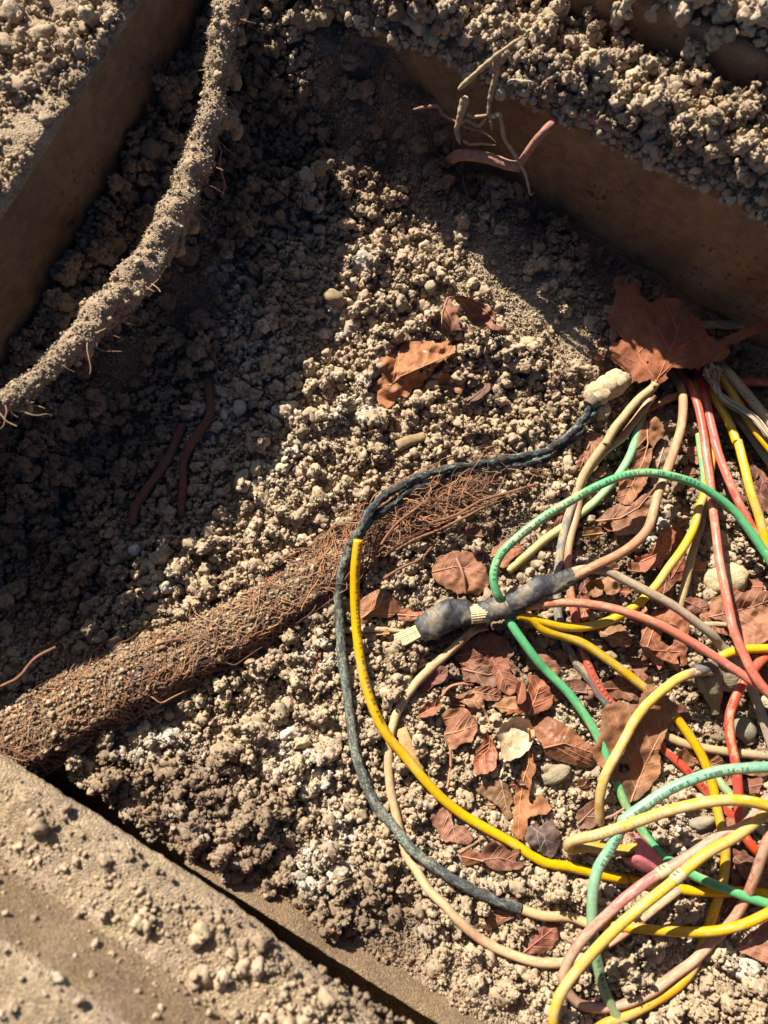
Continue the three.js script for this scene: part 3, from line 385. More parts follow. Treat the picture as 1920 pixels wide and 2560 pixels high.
  if (mid) {
    const m = line(mid), gm = new Geo(); tubeInto(gm, m.map(([x, y]) => at(x, y, 0.1 * mm)), (t) => lerp(0.48, 0.2, t) * mm, { sides: 6, step: 1 * mm }); mesh('midrib', gm.build(), vm, g);
    for (let k = 1; k < side + 1 && side; k++) for (const sg of [-1, 1]) {
      const i = clamp(Math.round(m.length * k / (side + 1)), 1, m.length - 2), [a, b] = m[i], dx = m[i + 1][0] - m[i - 1][0], dy = m[i + 1][1] - m[i - 1][1], L = Math.hypot(dx, dy), c = Math.cos(sg * 0.85), s = Math.sin(sg * 0.85), vx = (dx * c - dy * s) / L, vy = (dx * s + dy * c) / L, q = [[a, b]];
      for (let t = 6; t < R * 1.3; t += 6) { const x = a + vx * t + dx / L * t * t / R * 0.18, y = b + vy * t + dy / L * t * t / R * 0.18; if (!ok(x, y)) break; q.push([x, y]); } if (q.length > 2) list.push(q);
    }
  }
  if (list.length) { const gv = new Geo(); for (const q of list) tubeInto(gv, (q.length < 8 ? line(q) : q).filter(([x, y]) => inside(poly, x, y)).map(([x, y]) => at(x, y, 0.03 * mm)).concat(q.length < 2 ? [at(q[0][0] + 2, q[0][1])] : []), (t) => lerp(0.3, 0.12, t) * mm, { sides: 5, step: 1.3 * mm, caps: false }); mesh('side_veins', gv.build(), vm, g); }
  if (stalk) { const s = stalk.map(([x, y, hh]) => hh === undefined ? at(x, y) : A(x, y, hh)); mesh('stalk', tube(s, (t) => lerp(0.75, 0.6, t) * mm, { sides: 8, step: 1 * mm, lump: 0.12, lumpF: 900 }), vm, g); coverTube(tube.path); }
  return rooted(g);
}
leaf('largest russet leaf, half in shade, covering the wires under the back wall', k2([[555, 70], [590, 150], [650, 138], [715, 145], [710, 220], [780, 290], [850, 255], [930, 248], [1010, 260], [1045, 310], [1090, 350], [1150, 400], [1215, 520], [1290, 575], [1370, 530], [1450, 482], [1560, 450], [1680, 420], [1690, 450], [1530, 540], [1480, 565], [1350, 612], [1385, 650], [1320, 720], [1260, 730], [1200, 748], [1150, 782], [1080, 782], [1020, 775], [950, 760], [905, 820], [925, 850], [870, 885], [830, 905], [790, 885], [790, 850], [740, 875], [700, 882], [690, 870], [650, 885], [655, 845], [620, 805], [580, 780], [535, 740], [500, 700], [480, 620], [500, 578], [560, 565], [590, 560], [540, 500], [480, 450], [470, 380], [515, 330], [530, 230], [510, 130]]),
  { h: 25, tilt: [-1.5, -1.5], cup: -3, fold: 0, crumple: 2.2, cf: 0.01, side: 0, color: [190, 116, 82], teeth: 3, veins: k2([[830, 880], [760, 760], [710, 690], [660, 480], [640, 330], [605, 190]]).length ? [k2([[830, 880], [760, 760], [710, 690], [660, 480], [640, 330], [605, 190]]), k2([[830, 880], [900, 720], [940, 640], [1000, 450], [1040, 330]]), k2([[830, 850], [700, 740], [580, 680], [490, 620]]), k2([[835, 850], [950, 740], [1100, 690], [1380, 650]]), k2([[940, 640], [1060, 590], [1180, 510]]), k2([[930, 650], [860, 500], [840, 460]]), k2([[710, 690], [640, 600], [590, 560]]), k2([[700, 660], [770, 560]]), k2([[985, 480], [930, 350], [900, 290]]), k2([[680, 580], [560, 540]])] : [], holes: [k2([[755, 725], [770, 722], [775, 735], [762, 742]])], stalk: [...k2([[830, 860]]), ...k2([[822, 890], [812, 905, 28]])] });
leaf('orange tan lobed leaf lying alone on the soil above the charred strands', k1([[640, 545], [700, 572], [760, 560], [830, 575], [900, 580], [950, 560], [975, 595], [1005, 620], [1000, 660], [940, 700], [880, 740], [850, 780], [800, 830], [770, 870], [740, 930], [690, 920], [670, 960], [640, 990], [560, 980], [552, 1040], [490, 1072], [430, 1035], [425, 960], [380, 930], [410, 880], [455, 840], [455, 800], [448, 690], [490, 680], [560, 702], [590, 610]]),
  { h: 11, tilt: [2, -3], cup: -2, fold: -7, crumple: 4.2, cf: 0.022, color: [192, 126, 84], mid: k1([[520, 900], [600, 830], [740, 770], [880, 710], [1000, 655]]), side: 5, veins: [k1([[540, 880], [560, 740], [650, 640], [700, 590]]), k1([[530, 890], [470, 900], [400, 925]])], holes: [k1([[740, 780], [775, 795], [740, 805]])] });
leaf('brown curled leaf hooked over the lit soil, above the orange tan leaf', k1([[960, 240], [1050, 232], [1130, 255], [1200, 290], [1260, 320], [1310, 360], [1270, 400], [1300, 450], [1420, 482], [1400, 525], [1280, 492], [1230, 440], [1180, 470], [1130, 440], [1080, 390], [1045, 310], [990, 255]]), { h: 13, tilt: [-4, -3], roll: [-0.3, -1, 14, -0.2], crumple: 3, cf: 0.02, color: [168, 110, 86], mid: k1([[960, 245], [1080, 262], [1200, 330], [1390, 500]]), side: 4 });
leaf('narrow upright strip of curled brown leaf beside the hooked leaf', k1([[955, 240], [985, 300], [1030, 325], [1010, 370], [1050, 420], [1030, 440], [1065, 495], [1000, 490], [960, 540], [915, 530], [893, 470], [900, 380], [915, 310]]), { h: 10, tilt: [5, -2], roll: [-1, 0, 12, -0.1], crumple: 2.2, color: [172, 116, 92], mid: k1([[945, 250], [905, 360], [900, 470]]), side: 4 });
leaf('small curled brown leaf scrap below the orange tan leaf', k1([[865, 850], [910, 812], [960, 815], [985, 850], [950, 870], [980, 910], [1060, 930], [1055, 965], [960, 945], [890, 925]]), { h: 9, roll: [-0.4, -1, 10, 0], crumple: 2, color: [174, 118, 86], mid: k1([[880, 900], [960, 915], [1050, 950]]), side: 2 });
leaf('dark brown leaf scrap by the shadowed clods left of the charred strands', k1([[1060, 1020], [1120, 950], [1200, 870], [1270, 880], [1260, 940], [1200, 990], [1100, 1040]]), { h: 6, crumple: 2, color: [140, 104, 84], mid: k1([[1070, 1030], [1250, 900]]), side: 2 });
leaf('long tan leaf standing between the tan wire and the green arch', k2([[735, 1165], [780, 1145], [830, 1128], [870, 1170], [892, 1225], [880, 1290], [825, 1340], [805, 1375], [800, 1410], [780, 1500], [770, 1590], [740, 1650], [700, 1700], [650, 1785], [570, 1775], [530, 1725], [560, 1640], [630, 1540], [655, 1440], [665, 1350], [700, 1260]]), { h: 12, tilt: [-2, 1], fold: 6, crumple: 2.4, color: [186, 128, 94], mid: k2([[760, 1170], [770, 1330], [740, 1450], [650, 1640], [590, 1770]]), side: 6, holes: [k2([[755, 1310], [790, 1335], [800, 1360], [770, 1370], [725, 1345]])] });
leaf('grey brown weathered leaf under the tan wire', k2([[830, 1350], [900, 1300], [960, 1285], [960, 1400], [940, 1500], [880, 1600], [830, 1660], [780, 1640], [790, 1500], [800, 1420]]), { h: 8, crumple: 2, color: [176, 142, 122], mid: k2([[900, 1310], [850, 1480], [800, 1640]]), side: 4 });
leaf('pale brown broad leaf under the green arch, striped by wire shadows', k3([[375, 600], [450, 530], [560, 470], [640, 490], [700, 430], [770, 390], [835, 335], [820, 420], [800, 490], [775, 570], [750, 630], [700, 690], [640, 700], [560, 716], [515, 690], [490, 610]]), { h: 9, tilt: [0, -2], cup: 3, crumple: 2, color: [180, 130, 102], mid: k3([[390, 600], [560, 580], [700, 500], [830, 345]]), side: 4 });
leaf('red brown pointed leaf left of the yellow wire, below the tan bend', k3([[930, 628], [980, 680], [965, 760], [920, 840], [880, 920], [860, 965], [835, 940], [812, 952], [750, 982], [710, 972], [690, 910], [678, 858], [780, 842], [815, 790], [835, 735], [875, 680]]), { h: 10, tilt: [2, -3], fold: 5, crumple: 2, color: [182, 110, 84], mid: k3([[720, 900], [830, 850], [900, 760], [930, 640]]), side: 4 });
leaf('dark russet leaf tucked between the yellow wire and the dusty green wire', k3([[1000, 860], [1040, 850], [1050, 930], [1020, 1040], [950, 1080], [880, 1110], [870, 1010], [930, 930]]), { h: 5, crumple: 2, color: [158, 92, 68], mid: k3([[890, 1090], [960, 1000], [1035, 870]]), side: 3 });
leaf('large flat brown leaf at the right edge below the pale stone', k3([[1215, 1290], [1230, 1190], [1320, 1130], [1400, 1080], [1450, 1120], [1560, 1110], [1700, 1130], [1760, 1250], [1740, 1400], [1650, 1490], [1560, 1560], [1450, 1540], [1380, 1460], [1330, 1350], [1270, 1330]]), { h: 9, tilt: [1, 2], fold: 5, crumple: 2.6, color: [176, 120, 92], mid: k3([[1230, 1310], [1400, 1270], [1560, 1230], [1740, 1160]]), side: 6 });
leaf('small torn brown leaf with a ragged hole left of the large flat leaf', k3([[1030, 1180], [1090, 1160], [1140, 1165], [1210, 1195], [1230, 1240], [1215, 1300], [1150, 1280], [1100, 1290], [1050, 1240]]), { h: 7, crumple: 2, color: [164, 112, 92], mid: k3([[1040, 1190], [1210, 1270]]), side: 3 });
leaf('brown leaf with a round hole under the salmon wire', k5([[600, -60], [720, -90], [740, -170], [780, -60], [850, -140], [960, -130], [1050, -40], [1085, 20], [1065, 120], [1055, 220], [1060, 300], [990, 362], [945, 310], [895, 275], [850, 345], [785, 250], [722, 272], [715, 120], [720, 10], [640, -10]]), { h: 9, tilt: [0, 1], crumple: 2.2, color: [184, 118, 88], mid: k5([[740, -150], [810, 40], [760, 190], [1050, 210]]), side: 4, holes: [k5([[880, 60], [920, 65], [960, 110], [955, 155], [920, 160], [868, 125]]), k5([[985, 245], [1005, 240], [1015, 300], [998, 320]])] });
leaf('tan ragged leaf between the two yellow splice wires', k5([[385, 55], [430, 15], [500, -35], [560, -10], [610, 40], [650, 110], [660, 145], [600, 180], [560, 165], [520, 175], [450, 120]]), { h: 6, crumple: 2, color: [184, 136, 98], mid: k5([[400, 50], [640, 150]]), side: 3 });
leaf('broad crumpled brown leaf in the middle of the wires, split by a wire shadow', k5([[425, 640], [480, 590], [560, 560], [620, 580], [700, 590], [720, 520], [760, 450], [820, 460], [880, 500], [1000, 600], [990, 640], [940, 740], [900, 830], [850, 950], [872, 1050], [850, 1130], [780, 1230], [700, 1300], [640, 1335], [600, 1280], [560, 1240], [480, 1100], [420, 1060], [365, 990], [362, 920], [400, 860], [420, 760]]), { h: 10, tilt: [1, 0], fold: 7, crumple: 3, cf: 0.015, color: [176, 124, 90], mid: k5([[640, 1320], [720, 1110], [820, 900], [980, 615]]), side: 6, holes: [k5([[560, 1040], [620, 1030], [635, 1080], [600, 1110], [560, 1090]])] });
leaf('smooth chestnut leaf left of the green wire, curled at its edge', [[1331, 1800], [1345, 1786], [1372, 1790], [1400, 1803], [1430, 1820], [1455, 1845], [1490, 1872], [1496, 1900], [1480, 1920], [1440, 1916], [1390, 1902], [1362, 1886], [1352, 1862], [1338, 1840]], { h: 12, tilt: [2, -3], cup: -5, fold: -5, crumple: 1.4, color: [172, 114, 84], rough: 0.5, mid: [[1360, 1870], [1410, 1858], [1486, 1884]], side: 4, teeth: 1.5 });
leaf('pale cream cupped leaf shining in the sun beside the chestnut leaf', k7([[1300, 575], [1360, 490], [1480, 445], [1560, 480], [1592, 560], [1575, 640], [1545, 700], [1480, 752], [1390, 782], [1345, 740], [1330, 650]]), { h: 8, cup: 12, crumple: 1.2, color: [230, 200, 168], rough: 0.42, teeth: 2, stalk: [...k7([[1370, 775], [1360, 830, 8], [1330, 900, 7]])], name: 'dead_leaf' });
leaf('oval red brown leaf left of the pale cupped leaf', k7([[1190, 562], [1250, 580], [1290, 640], [1322, 725], [1310, 800], [1290, 850], [1240, 872], [1160, 882], [1130, 800], [1150, 700], [1210, 640]]), { h: 8, cup: 3, fold: 4, crumple: 1.4, color: [180, 110, 78], rough: 0.5, teeth: 2, mid: k7([[1265, 590], [1250, 690], [1150, 810]]), side: 4 });
leaf('orange brown lobed leaf with a long stalk hanging below the pale cupped leaf', k7([[1548, 640], [1580, 740], [1600, 850], [1570, 900], [1560, 1000], [1548, 1080], [1575, 1100], [1600, 1040], [1640, 1020], [1690, 1060], [1720, 1130], [1680, 1180], [1600, 1185], [1545, 1200], [1540, 1270], [1500, 1372], [1450, 1350], [1415, 1300], [1425, 1180], [1435, 1080], [1455, 960], [1490, 850], [1525, 760]]), { h: 8, fold: 3, crumple: 1.8, color: [192, 126, 84], mid: k7([[1550, 660], [1545, 800], [1510, 900], [1480, 1100], [1470, 1330]]), side: 4, stalk: k7([[1550, 660], [1556, 600, 14], [1545, 540, 18]]) });
leaf('veined brown leaf face up on the soil inside the cream wire loop', k7([[888, 445], [960, 392], [1050, 380], [1110, 410], [1150, 452], [1172, 540], [1130, 640], [1050, 652], [1010, 692], [950, 682], [918, 570], [940, 530]]), { h: 6, cup: 2, crumple: 1.8, color: [182, 124, 92], mid: k7([[925, 580], [1020, 560], [1160, 510]]), side: 4, veins: [k7([[900, 470], [1000, 450], [1050, 385]])], stalk: [...k7([[968, 680], [968, 800, 5], [945, 960, 4], [930, 1010, 4]])] });
leaf('red brown folded leaf near the cream wire, under the splice shadow', k7([[735, 395], [800, 330], [830, 345], [870, 310], [912, 350], [880, 400], [850, 440], [800, 450], [770, 462], [720, 440]]), { h: 8, tilt: [0, -3], fold: 5, crumple: 2.2, color: [178, 112, 88], mid: k7([[735, 440], [900, 350]]), side: 3, stalk: k7([[900, 300], [960, 230, 12], [1060, 205, 13], [1100, 215, 12]]) });
leaf('small sandy speckled leaf right of the red brown folded leaf', k7([[985, 312], [1050, 278], [1110, 250], [1200, 290], [1222, 370], [1180, 402], [1130, 385], [1080, 360]]), { h: 6, crumple: 2, color: [184, 128, 94], mid: k7([[1000, 315], [1200, 340]]), side: 3, stalk: k7([[1205, 370], [1230, 430, 5], [1255, 500, 4]]) });
leaf('bright russet round leaf left of the green wire above the pale cupped leaf', k7([[1540, 130], [1600, 140], [1660, 180], [1700, 230], [1730, 300], [1725, 350], [1690, 400], [1640, 415], [1560, 442], [1500, 425], [1440, 422], [1372, 440], [1400, 400], [1490, 370], [1530, 290], [1545, 210]]), { h: 11, tilt: [1, -2], crumple: 1.6, color: [190, 114, 84], mid: k7([[1545, 430], [1590, 330], [1640, 190]]), side: 4 });
leaf('tiny folded upright leaf scrap beside the bright russet leaf', k7([[1480, 178], [1522, 222], [1530, 300], [1500, 350], [1455, 365], [1458, 270]]), { h: 12, fold: 9, crumple: 1, color: [166, 100, 78], mid: k7([[1465, 355], [1495, 190]]), side: 0 });
leaf('thin greyish leaf with torn edges left of the orange lobed leaf', k7([[1150, 992], [1230, 932], [1330, 908], [1400, 960], [1430, 1080], [1405, 1120], [1430, 1200], [1390, 1215], [1350, 1160], [1330, 1120], [1240, 1060]]), { h: 5, crumple: 1.6, color: [172, 128, 96], mid: k7([[1340, 920], [1370, 1060], [1400, 1190]]), side: 4 });
leaf('sand dusted pinkish brown leaf left of the bright yellow wire', k7([[812, 1200], [840, 1150], [930, 1102], [975, 1160], [992, 1250], [1080, 1262], [1140, 1352], [1100, 1405], [1000, 1385], [930, 1382], [870, 1310]]), { h: 5.5, crumple: 2, color: [178, 124, 102], mid: k7([[930, 1110], [980, 1240], [1010, 1370]]), side: 3 });
leaf('curled brown leaf rolled like a boat below the bright yellow wire', k8([[1175, 250], [1220, 162], [1300, 132], [1360, 168], [1420, 202], [1485, 178], [1465, 250], [1500, 290], [1580, 280], [1500, 322], [1400, 352], [1290, 345], [1190, 305]]), { h: 7, tilt: [0, 1], roll: [0, -1, 10, -0.1], crumple: 1.8, color: [158, 106, 84], mid: k8([[1185, 270], [1330, 250], [1470, 290]]), side: 4, holes: [k8([[1450, 250], [1472, 250], [1470, 285], [1455, 285]])] });
leaf('dark grey brown shrivelled leaf above the bright yellow wire', [[1318, 2068], [1342, 2052], [1352, 2070], [1365, 2052], [1380, 2045], [1388, 2068], [1402, 2078], [1403, 2105], [1392, 2130], [1376, 2150], [1352, 2132], [1330, 2118], [1312, 2100]], { h: 11, crumple: 2.4, color: [128, 104, 96], mid: [[1325, 2065], [1360, 2090], [1378, 2145]], side: 3 });
leaf('small dusty brown leaf below the end of the charred wire', k8([[1258, 642], [1300, 630], [1370, 652], [1450, 682], [1360, 732], [1300, 770], [1240, 802], [1205, 770]]), { h: 4, crumple: 1.6, color: [166, 112, 88], mid: k8([[1270, 650], [1330, 700], [1430, 685]]), side: 2, holes: [k8([[1285, 650], [1305, 645], [1305, 668], [1290, 668]])] });
leaf('dark red brown leaf half under the pale cream wire at bottom', k8([[1490, 962], [1540, 890], [1580, 800], [1670, 738], [1760, 740], [1770, 850], [1720, 930], [1620, 972]]), { h: 4, crumple: 1.8, color: [156, 98, 80], mid: k8([[1510, 950], [1620, 860], [1750, 760]]), side: 3 });
leaf('brown leaf at the bottom right corner edge on the cracked soil', k6([[1415, 925], [1480, 850], [1560, 790], [1659, 700], [1780, 680], [1800, 900], [1720, 1060], [1640, 1030], [1550, 990]]), { h: 6, crumple: 1.8, fold: 3, color: [170, 116, 94], mid: k6([[1430, 925], [1560, 880], [1780, 800]]), side: 4 });
leaf('shaded brown leaf behind the pink wire at the right edge', k6([[1375, 170], [1480, 190], [1600, 260], [1760, 300], [1780, 520], [1660, 560], [1500, 600], [1400, 640], [1320, 680], [1360, 560], [1380, 400]]), { h: 4, crumple: 2, color: [150, 98, 78], mid: k6([[1330, 660], [1480, 480], [1760, 330]]), side: 4 });
leaf('glowing tan leaf right of the yellow cut end, under the root fibres', k4([[300, 1000], [360, 960], [420, 930], [480, 930], [540, 980], [590, 1030], [612, 1090], [540, 1132], [470, 1140], [400, 1130], [310, 1192], [295, 1100]]), { h: 8, tilt: [0, -2], fold: -4, crumple: 1.6, color: [196, 134, 96], mid: k4([[310, 1140], [440, 1050], [480, 940]]), side: 3 });
leaf('small crinkled red leaf between the splice tip and the glowing tan leaf', k4([[568, 1112], [600, 1080], [650, 1060], [690, 1095], [760, 1090], [782, 1140], [690, 1160], [640, 1165], [600, 1150]]), { h: 8, crumple: 2.4, color: [190, 122, 94], mid: k4([[575, 1115], [770, 1130]]), side: 2 });
leaf('dirt speckled brown leaf above the splice, below the root fibres', k4([[820, 800], [860, 692], [980, 640], [1090, 640], [1190, 690], [1230, 760], [1252, 900], [1182, 972], [1080, 962], [990, 950], [880, 890]]), { h: 5, crumple: 2, color: [172, 118, 90], mid: k4([[830, 800], [1000, 760], [1220, 800]]), side: 4, stalk: [...k4([[1080, 960], [1060, 820, 9], [1010, 700, 8]])] });
leaf('rusty leaf behind the green wire where it leaves the splice', k4([[1260, 690], [1290, 612], [1390, 538], [1490, 600], [1492, 640], [1430, 700], [1390, 765], [1340, 770]]), { h: 5, crumple: 2.2, color: [182, 116, 80], mid: k4([[1270, 690], [1380, 620], [1480, 610]]), side: 3 });
leaf('dark leaf in the splice shadow beside the cream wire', k4([[1000, 1420], [1060, 1330], [1150, 1280], [1260, 1250], [1380, 1290], [1440, 1380], [1400, 1470], [1280, 1500], [1150, 1520], [1050, 1500]]), { h: 5, crumple: 2.4, color: [160, 104, 80], mid: k4([[1010, 1420], [1200, 1390], [1420, 1400]]), side: 4 });
leaf('dusty leaf at the edge of the splice shadow', k7([[1040, 90], [1130, 60], [1240, 70], [1330, 60], [1400, 40], [1480, 100], [1420, 180], [1340, 190], [1300, 230], [1240, 260], [1180, 210], [1090, 190]]), { h: 6, crumple: 2.4, color: [168, 118, 96], mid: k7([[1060, 100], [1240, 140], [1460, 100]]), side: 3 });
leaf('leaf under the green wire, right of the splice shadow', k4([[1460, 1340], [1540, 1310], [1640, 1350], [1720, 1420], [1790, 1520], [1740, 1600], [1650, 1560], [1560, 1490]]), { h: 5, crumple: 2.2, color: [164, 108, 86], mid: k4([[1470, 1340], [1620, 1440], [1760, 1580]]), side: 3 });
leaf('red brown leaf fragment left of the tan wire bend near the soil lump', k2([[300, 1280], [360, 1240], [440, 1270], [455, 1340], [400, 1420], [350, 1490], [290, 1470], [296, 1370]]), { h: 5, crumple: 1.6, color: [178, 122, 94], mid: k2([[310, 1290], [380, 1360], [340, 1480]]), side: 2 });
leaf('dark leaf in the right hollow behind the yellow wires', k3([[1480, 60], [1540, 110], [1600, 220], [1700, 260], [1760, 380], [1740, 560], [1640, 540], [1580, 440], [1560, 300], [1500, 160]]), { h: 6, crumple: 2, fold: 5, color: [150, 100, 84], mid: k3([[1490, 70], [1600, 270], [1730, 500]]), side: 3 });
leaf('small tan leaf under the salmon wires near the top of the fan', k2([[1040, 1420], [1060, 1360], [1130, 1350], [1190, 1380], [1180, 1430], [1140, 1490], [1090, 1480]]), { h: 5, crumple: 1.8, color: [182, 128, 92], mid: k2([[1050, 1420], [1180, 1400]]), side: 2 });
leaf('curled pale brown leaf below the splice cap', k3([[300, 1080], [340, 1040], [420, 1030], [450, 1080], [430, 1150], [370, 1170], [320, 1140]]), { h: 7, cup: 9, crumple: 1.4, color: [178, 134, 98] });
leaf('reddish oval leaf under the salmon wire left of the curled pale leaf', k3([[240, 1160], [270, 1120], [330, 1130], [355, 1220], [340, 1310], [290, 1350], [255, 1310], [240, 1230]]), { h: 6, cup: 3, crumple: 1.2, color: [184, 120, 90], mid: k3([[265, 1130], [300, 1240], [290, 1340]]), side: 3 });
leaf('cream brown crumpled leaf behind the grey streaked wire', k3([[420, 1040], [500, 1000], [560, 1040], [570, 1110], [520, 1150], [460, 1140], [430, 1090]]), { h: 8, crumple: 3.4, color: [192, 142, 110] });
leaf('dark ragged leaf under the pale yellow peeling wire', k5([[270, 480], [330, 430], [430, 440], [520, 400], [600, 330], [720, 330], [800, 400], [830, 470], [740, 480], [700, 580], [600, 560], [480, 560], [380, 540]]), { h: 4.5, crumple: 2.2, color: [152, 104, 80], mid: k5([[290, 480], [520, 480], [810, 450]]), side: 3 });
leaf('brown leaf left of the thick pale green bow, near the folded yellow tip', [[1440, 2035], [1465, 2010], [1485, 2000], [1500, 1990], [1510, 2020], [1500, 2060], [1475, 2075], [1445, 2072]], { h: 5, crumple: 1.8, color: [150, 108, 88], mid: [[1445, 2060], [1500, 2005]], side: 2, stalk: [[1490, 2050], [1530, 2040, 9], [1562, 2020, 12]] });
leaf('small broken leaf just left of the bright russet leaf', k7([[1350, 300], [1400, 250], [1470, 260], [1480, 340], [1430, 400], [1370, 420], [1340, 370]]), { h: 5, crumple: 1.8, color: [166, 120, 98], mid: k7([[1360, 310], [1460, 380]]), side: 2 });

// more whole leaves of the litter, oval and a little lobed
function oval(label, x, y, len, wid, deg, color, o = {}) {
  const a = deg * PI / 180, c = Math.cos(a), s = Math.sin(a), r = rngOf(Math.round(x * 7 + y)), out = [], n = 22, lobes = o.lobes ?? 0;
  for (let k = 0; k < n; k++) { const t = k / n * 2 * PI, u = Math.cos(t) * len / 2, v = Math.sin(t) * wid / 2 * (0.75 + 0.25 * Math.cos(t + 0.6)) * (1 + lobes * Math.sin(t * 6 + 1)) * (0.9 + 0.2 * r()); out.push([x + u * c - v * s, y + u * s + v * c]); }
  const e = (f) => [x + f * len / 2 * c, y + f * len / 2 * s];
  return leaf(label, out, { color, mid: [e(-0.96), e(-0.3), e(0.3), e(0.94)], side: 5, crumple: 2, fold: o.fold ?? 3, h: o.h ?? 6, tilt: o.tilt ?? [0, 0], cup: o.cup ?? 0, teeth: 2.6, ...(o.stalk ? { stalk: [e(-0.95), [...e(-1.15), (o.h ?? 6)], [...e(-1.4), (o.h ?? 6) - 1]] } : {}) });
}
oval('dark brown leaf lying flat in the deepest splice shadow', 1165, 1645, 105, 64, 25, [146, 92, 72], { h: 5 });
oval('purplish brown leaf under the cream wire near the splice', 1085, 1700, 90, 52, -40, [150, 96, 80], { h: 5, lobes: 0.12 });
oval('brown lobed leaf between the green wire and the splice shadow', 1255, 1690, 110, 66, 60, [158, 100, 76], { h: 6, lobes: 0.16 });
oval('mottled leaf under the green wire above the chestnut leaf', 1395, 1735, 100, 58, -25, [150, 98, 76], { h: 5, lobes: 0.1 });
oval('dull brown leaf left of the russet round leaf', 1215, 1735, 80, 48, 10, [166, 114, 88], { h: 6 });
oval('red brown leaf poking from under the long tan leaf', 1560, 1195, 90, 50, 75, [168, 104, 78], { h: 6 });
oval('shaded brown leaf under the yellow wire left of the pale stone', 1660, 1480, 96, 58, 100, [160, 104, 78], { h: 6, lobes: 0.12 });
oval('brown leaf below the crossing of the salmon wires', 1790, 1560, 96, 60, 30, [164, 108, 82], { h: 6 });
oval('dark curled leaf at the right edge above the red bow', 1895, 1690, 90, 56, 70, [142, 92, 72], { h: 6, cup: 5 });
oval('brown leaf under the tan scuffed wire at right', 1770, 1905, 92, 50, 15, [158, 106, 82], { h: 4.5, lobes: 0.12 });
oval('dusty brown leaf under the red bow at the right edge', 1880, 1925, 90, 50, 5, [164, 116, 90], { h: 4.5 });
oval('brown leaf right of the salmon wires, near the right hollow', 1880, 1240, 110, 60, 65, [152, 98, 78], { h: 7, fold: 5 });
oval('small brown leaf under the pale mint wire', 1830, 1950, 60, 38, -30, [160, 108, 84], { h: 4 });
oval('brown leaf beneath the pale green slanting wire', 1395, 1320, 84, 48, -35, [166, 108, 82], { h: 5, lobes: 0.1 });
oval('dark leaf behind the splice cap and the grey wire', 1465, 1475, 84, 52, 80, [148, 94, 74], { h: 5 });
oval('brown leaf lying left of the tan wires above the green arch', 1455, 1160, 76, 44, 110, [168, 112, 86], { h: 5, stalk: true });
oval('wide brown leaf right of the long yellow wire, under the pink loop', 1880, 2180, 120, 80, 40, [150, 100, 80], { h: 5 });
oval('pinkish brown leaf right of the yellow boat leaf, half buried', 1250, 2100, 70, 46, 15, [164, 112, 92], { h: 4.5 });
// loose scraps of leaf among the wires
{
  const r = rngOf(808);
  for (const [x, y, where] of [[1180, 1330, 'below the root fibre fan'], [1480, 1330, 'under the tan wire bend'], [1530, 1420, 'right of the splice cap'], [1560, 1480, 'below the grey streaked wire start'], [1590, 1420, 'beside the yellow wire bend'], [1640, 1470, 'left of the dusty green wire foot'], [1690, 1340, 'between the tan bend and the yellow wire'], [1740, 1420, 'just left of the pale stone'], [1850, 1250, 'between the two right yellow wires'], [1880, 1330, 'near the pink salmon wire at right'], [1890, 1460, 'right of the salmon wire beside the stone'], [1480, 1570, 'under the lower yellow splice wire'], [1540, 1590, 'between the two yellow splice wires'], [1600, 1660, 'left of the holed leaf foot'], [1580, 1700, 'under the peeling yellow wire top'], [1350, 1690, 'left of the green wire in the shadow'], [1400, 1640, 'right of the green wire near the splice'], [1440, 1720, 'beside the printed salmon wire'], [1260, 1760, 'left of the russet round leaf stem'], [1140, 1760, 'near the cream wire inner side'], [1180, 1700, 'in the splice shadow middle'], [1060, 1780, 'against the cream wire curve'], [1290, 1960, 'below the oval red brown leaf'], [1230, 2010, 'under the torn greyish leaf'], [1460, 1960, 'left of the peeling yellow wire foot'], [1700, 1780, 'right of the broad crumpled leaf'], [1720, 1900, 'left of the long yellow wire middle'], [1880, 1960, 'right of the red bow foot'], [1890, 1600, 'above the red bow at the edge'], [1820, 1570, 'below the salmon crossing'], [1530, 1300, 'under the green arch left part'], [1500, 1180, 'at the top of the pale green wire'], [1620, 1110, 'between the tan wire and salmon wires'], [1720, 1180, 'right of the dusty green wire top'], [1560, 1060, 'beside the tan wire near the stalk'], [1870, 1180, 'below the right yellow wire arch'], [1280, 2260, 'near the charred wire end'], [1180, 2140, 'left of the dark shrivelled leaf'], [1090, 1330, 'right of the root mat fibres'], [970, 1330, 'at the yellow cut end'], [1010, 1230, 'under the charred strands'], [960, 1580, 'left of the splice tip'], [1120, 1600, 'below the splice body'], [1560, 2200, 'inside the pink wire loop'], [1820, 2060, 'below the thick green bow']]) {
    const n = 7, R = 16 + 20 * r(), o = []; for (let k = 0; k < n; k++) { const a = k / n * 2 * PI + r() * 0.5, q = R * (0.55 + 0.6 * r()); o.push([x + Math.cos(a) * q, y + Math.sin(a) * q * 0.85]); }
    const ci = Math.floor(r() * 5), c = [[178, 116, 86], [164, 104, 78], [146, 96, 74], [184, 132, 94], [140, 100, 84]][ci], hue = ['light russet', 'brown', 'dark brown', 'tan', 'grey brown'][ci];
    leaf('torn ' + hue + ' leaf scrap ' + where, o, { h: 3.5 + 4 * r(), tilt: [(r() - 0.5) * 26, (r() - 0.5) * 26], cup: 4 * r() - 1, crumple: 1.6, color: c, mid: r() < 0.5 ? [o[0], o[3]] : undefined, side: 0, teeth: 2.4, group: 'torn leaf scraps among the wires', name: 'leaf_scrap' });
  }
}
const blockers = [];
